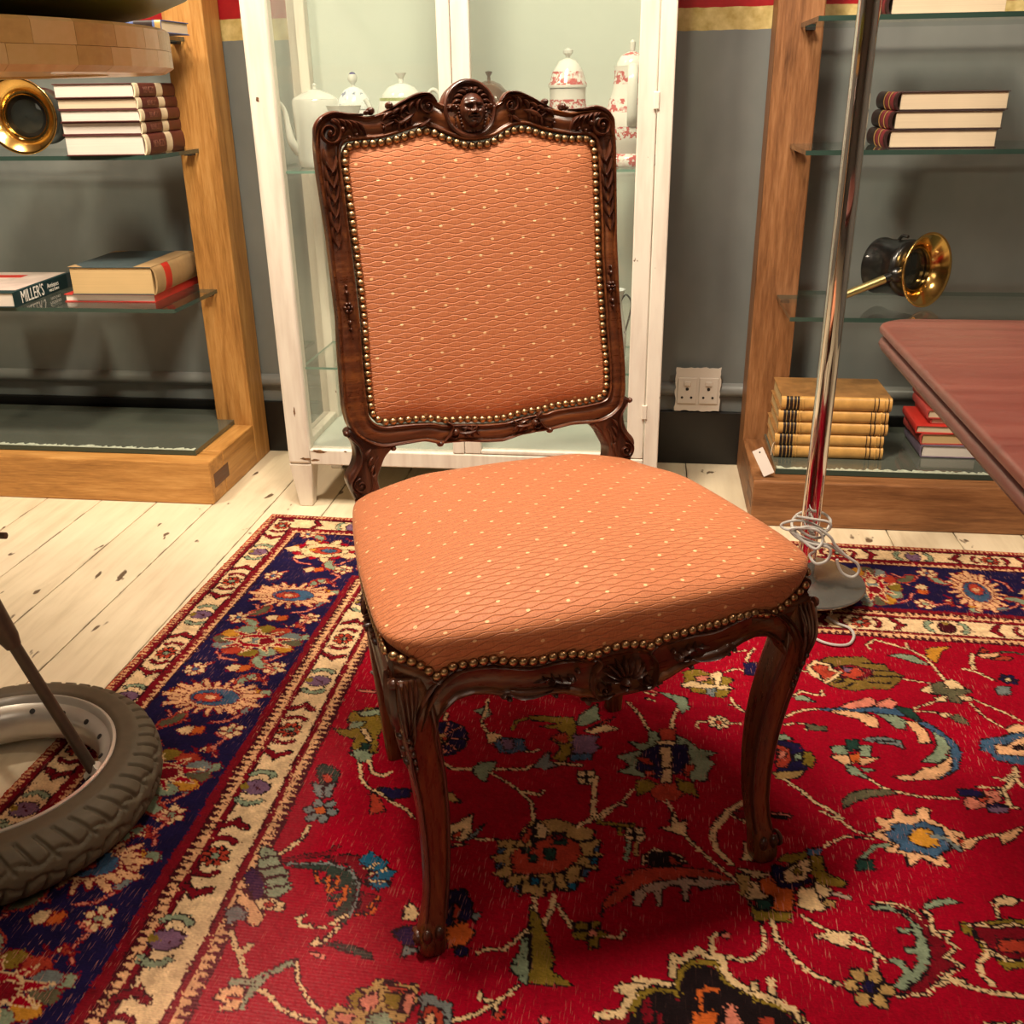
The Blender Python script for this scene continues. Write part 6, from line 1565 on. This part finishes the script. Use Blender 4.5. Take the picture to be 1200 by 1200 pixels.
 ('S','c',7,[(1554,821),(1549,845),(1529,873)]),
 ('S','c',4,[(1516,852),(1529,856),(1547,840)]),
 ('S','c',4,[(1548,850),(1553,870)]),
 ('P','t2',0,[(1303,1012),(1318,999),(1331,996),(1318,981),(1319,973),(1336,975),(1346,970),(1347,954),(1357,945),(1363,963),(1380,958),(1383,943),(1400,940),(1396,965),(1408,975),(1420,985),(1436,989),(1436,1000),(1454,1003),(1439,1021),(1429,1023),(1417,1022),(1395,1038),(1401,1061),(1381,1062),(1368,1048),(1347,1071),(1347,1045),(1320,1044),(1323,1035),(1339,1028)]),
 ('P','b',0,[(1324,1004),(1341,997),(1338,985),(1354,980),(1370,983),(1385,970),(1393,977),(1410,983),(1410,997),(1418,1018),(1393,1038),(1388,1048),(1377,1041),(1365,1040),(1338,1039),(1344,1025),(1333,1021)]),
 ('P','o2',0,[(1357,1009),(1365,995),(1379,986),(1393,991),(1395,1000),(1398,1021),(1383,1026),(1371,1025),(1362,1020)]),
 ('S','g',6,[(1392,1002),(1410,1004),(1423,1026)]),
 ('P','r',0,[(1426,998),(1434,1004),(1428,1016)]),
 ('S','c',3,[(1241,969),(1266,985),(1283,1006),(1305,1012)]),
 ('S','c',3,[(1232,1050),(1270,1019),(1304,1021)]),
 ('S','c',3,[(1449,1000),(1488,984)]),
 ('P','t2',0,[(1486,989),(1502,977),(1526,962),(1507,988),(1485,1007)]),
 ('S','s',5,[(1330,1029),(1309,1034),(1294,1052),(1284,1064)]),
 ('P','G',0,[(1280,1065),(1301,1064),(1298,1083),(1273,1087)]),
 ('P','b',0,[(1212,1053),(1232,1051),(1227,1067),(1214,1068)]),
 ('P','y',0,[(1216,1068),(1232,1065),(1233,1099),(1249,1108),(1258,1111),(1253,1122),(1223,1122),(1214,1102)]),
 ('P','c',0,[(1215,1116),(1241,1132),(1232,1142),(1214,1145)]),
 ('S','t3',5,[(1236,1135),(1257,1141)]),
 ('P','c',0,[(1193,1132),(1213,1129),(1224,1167),(1208,1171),(1189,1165)]),
 ('P','t',0,[(1223,1148),(1238,1149),(1236,1159),(1223,1161)]),
 ('S','c',4,[(1192,1181),(1206,1192),(1227,1204),(1254,1202),(1268,1210),(1271,1225)]),
 ('P','c',0,[(1206,1212),(1231,1203),(1252,1202),(1244,1227),(1225,1221),(1220,1216),(1208,1216)]),
 ('S','c',4,[(1251,1219),(1277,1230),(1287,1240)]),
 ('S','c',4,[(1276,1231),(1272,1255)]),
 ('F','t','n',[(1259,1285),(30,6)]),
 ('S','c',4,[(1184,1266),(1200,1276),(1222,1284),(1228,1283)]),
 ('P','m',0,[(1286,1144),(1319,1144),(1343,1160),(1356,1154),(1353,1188),(1363,1196),(1360,1223),(1377,1233),(1349,1259),(1327,1283),(1300,1290),(1292,1291),(1322,1265),(1340,1229),(1341,1194),(1333,1167),(1314,1148)]),
 ('S','c',2,[(1286,1144),(1314,1142),(1327,1146),(1342,1160)]),
 ('S','c',4,[(1347,1151),(1357,1153),(1353,1188),(1360,1188)]),
 ('S','c',3,[(1363,1183),(1378,1181),(1365,1196),(1378,1206),(1359,1225),(1378,1234),(1350,1257),(1328,1283),(1291,1293)]),
 ('P','s',0,[(1282,1151),(1309,1147),(1325,1159),(1337,1179),(1343,1203),(1341,1229),(1332,1250),(1315,1269),(1298,1283),(1288,1278),(1307,1254),(1298,1244),(1289,1241),(1297,1235),(1307,1238),(1314,1253),(1320,1246),(1326,1224),(1313,1224),(1314,1216),(1328,1214),(1332,1190),(1311,1191),(1312,1184),(1330,1183),(1328,1168),(1313,1155),(1285,1156)]),
 ('P','s',0,[(1350,1144),(1361,1131),(1384,1124),(1401,1128),(1386,1132),(1366,1140),(1355,1146)]),
 ('S','c',5,[(1346,1266),(1357,1261),(1372,1265),(1396,1270),(1436,1272)]),
 ('S','c',5,[(1349,1257),(1372,1258)]),
 ('P','y',0,[(1390,1166),(1425,1158),(1456,1148),(1482,1148),(1459,1225),(1437,1229),(1428,1235),(1423,1225),(1417,1212),(1409,1210),(1403,1185),(1390,1180)]),
 ('P','c',0,[(1401,1165),(1438,1162),(1462,1155),(1478,1162),(1462,1214),(1431,1220),(1414,1207),(1406,1184)]),
 ('P','m',0,[(1405,1169),(1436,1168),(1462,1161),(1476,1168),(1463,1211),(1434,1215),(1420,1202),(1409,1187)]),
 ('P','r',0,[(1431,1186),(1472,1182),(1465,1202),(1428,1204)]),
 ('S','c',6,[(1412,1212),(1399,1226),(1396,1246),(1407,1258)]),
 ('P','c',0,[(1442,1123),(1451,1112),(1463,1108),(1480,1111),(1464,1124),(1447,1126)]),
 ('S','c',4,[(1444,1126),(1442,1148)]),
 ('P','c',0,[(1379,1319),(1385,1315),(1404,1314),(1425,1309),(1423,1319),(1377,1327)]),
 ('P','t',0,[(1177,1329),(1180,1341),(1176,1349)]),
 ('P','u',0,[(1485,927),(1518,922),(1512,934),(1485,937)]),
 ('P','G',0,[(463,977),(469,966),(486,970),(502,981),(505,1000),(506,1016),(492,1008),(484,1017),(471,995)]),
 ('P','r',0,[(477,993),(485,988),(497,1001),(493,1014)]),
 ('P','g',0,[(469,1013),(484,1017),(504,1009),(506,1041),(498,1048),(482,1038)]),
 ('S','k',1.5,[(487,1017),(498,1047)]),
 ('F','g','o',[(503,1074),(27,6)]),
 ('S','c',5,[(497,1109),(497,1132),(487,1154),(476,1169)]),
]

for typ, k, w_, P, *rest in [(*e,) for e in RUG_FIELD]:
    if typ == 'P': poly([tuple(map(float, p)) for p in P], k)
    elif typ == 'S': stroke([tuple(map(float, p)) for p in P], k, w_*.52, 1.9)
    else: flower(P[0][0], P[0][1], P[1][0], P[1][1], k, w_)
# jitter the knots a little so edges step like weaving
ji = np.clip(np.arange(H_)[:, None]+rng.integers(0, 2, (H_, W_))*(rng.random((H_, W_)) < .25), 0, H_-1); jj = np.clip(np.arange(W_)[None, :]+rng.integers(-1, 2, (H_, W_))*(rng.random((H_, W_)) < .18), 0, W_-1)
img = img[ji, jj]
mot = img != KI['R']
ji = np.clip(np.arange(H_)[:, None]+rng.integers(-2, 3, (H_, W_))*((rng.random((H_, W_)) < .16) & mot), 0, H_-1); jj = np.clip(np.arange(W_)[None, :]+rng.integers(-2, 3, (H_, W_))*((rng.random((H_, W_)) < .16) & mot), 0, W_-1)
img = img[ji, jj]
lut = np.array([(*PAL[k], 1.0) for k in KEYS], dtype=np.float32); colr = lut[img].reshape(-1, 4)
def blotch(step, amp):
    g_ = rng.normal(0, amp, (H_//step+2, W_//step+2)); yi = np.arange(H_)/step; xi = np.arange(W_)/step
    y0_, x0_ = yi.astype(int), xi.astype(int); fy, fx_ = (yi-y0_)[:, None], (xi-x0_)[None, :]
    return g_[y0_][:, x0_]*(1-fy)*(1-fx_)+g_[y0_+1][:, x0_]*fy*(1-fx_)+g_[y0_][:, x0_+1]*(1-fy)*fx_+g_[y0_+1][:, x0_+1]*fy*fx_
tone = blotch(5, .13)*np.where(img == KI['R'], .35, 1)+blotch(60, .07)
colr[:, :3] *= (1+tone.reshape(-1, 1)).clip(.4, 1.7).astype(np.float32)
colr[:, :3] *= (1+rng.normal(0, .09, (H_*W_, 1))).astype(np.float32); colr = np.clip(colr, 0, 1)
wu_, wv_ = uu.ravel(), vv.ravel()
wm = np.clip(1-np.hypot((wu_-560)/230, (wv_-1480)/330), 0, 1)*.75+np.clip(1-np.hypot((wu_-470)/60, (wv_-1200)/500), 0, 1)*.3
wm = wm*(.55+.45*((wv_/CELL).astype(int) % 2))*(rng.random(nv_ := H_*W_)*.5+.5)
colr[:, :3] = colr[:, :3]*(1-.55*wm[:, None])+np.array(hexc('#c9757a'))*.55*wm[:, None]
ra = math.radians(-1.74); rug_root = (-.922, 2.235)
RT_ = .0040
me = bpy.data.meshes.new('persian_rug'); nvx = H_*W_
co = np.empty((nvx, 3), dtype=np.float32); co[:, 0] = uu.ravel()/1000+(rng.normal(0, .00035, nvx)); co[:, 1] = -vv.ravel()/1000; co[:, 2] = RT_+rng.normal(0, .00022, nvx)
edge_l = uu.ravel() == 0; co[edge_l, 0] += rng.uniform(-.003, .002, edge_l.sum()); edge_t = vv.ravel() == 0; co[edge_t, 1] += rng.uniform(-.0015, .002, edge_t.sum())
border = (uu.ravel() == 0) | (vv.ravel() == 0) | (uu.ravel() == uu.max()) | (vv.ravel() == vv.max()); co[border, 2] = .0004
me.vertices.add(nvx); me.vertices.foreach_set('co', co.ravel())
i_, j_ = np.mgrid[0:H_-1, 0:W_-1]; a_ = (i_*W_+j_).ravel(); q4 = np.stack([a_, a_+W_, a_+W_+1, a_+1], 1).astype(np.int32); nq = len(q4)
me.loops.add(nq*4); me.loops.foreach_set('vertex_index', q4.ravel()); me.polygons.add(nq); me.polygons.foreach_set('loop_start', np.arange(0, nq*4, 4, dtype=np.int32)); me.polygons.foreach_set('loop_total', np.full(nq, 4, dtype=np.int32))
me.update(calc_edges=True)
ca = me.color_attributes.new('Col', 'FLOAT_COLOR', 'POINT'); ca.data.foreach_set('color', colr.ravel()); me.materials.append(M['rug'])
rug = bpy.data.objects.new('persian_rug', me); COL.objects.link(rug); rug.location = (rug_root[0], rug_root[1], 0); rug.rotation_euler = (0, 0, ra)
tag(rug, 'red Persian rug with navy border lying on the whitewashed floorboards', 'rug')
me.polygons.foreach_set('use_smooth', [True]*nq)
bpy.context.view_layer.update()
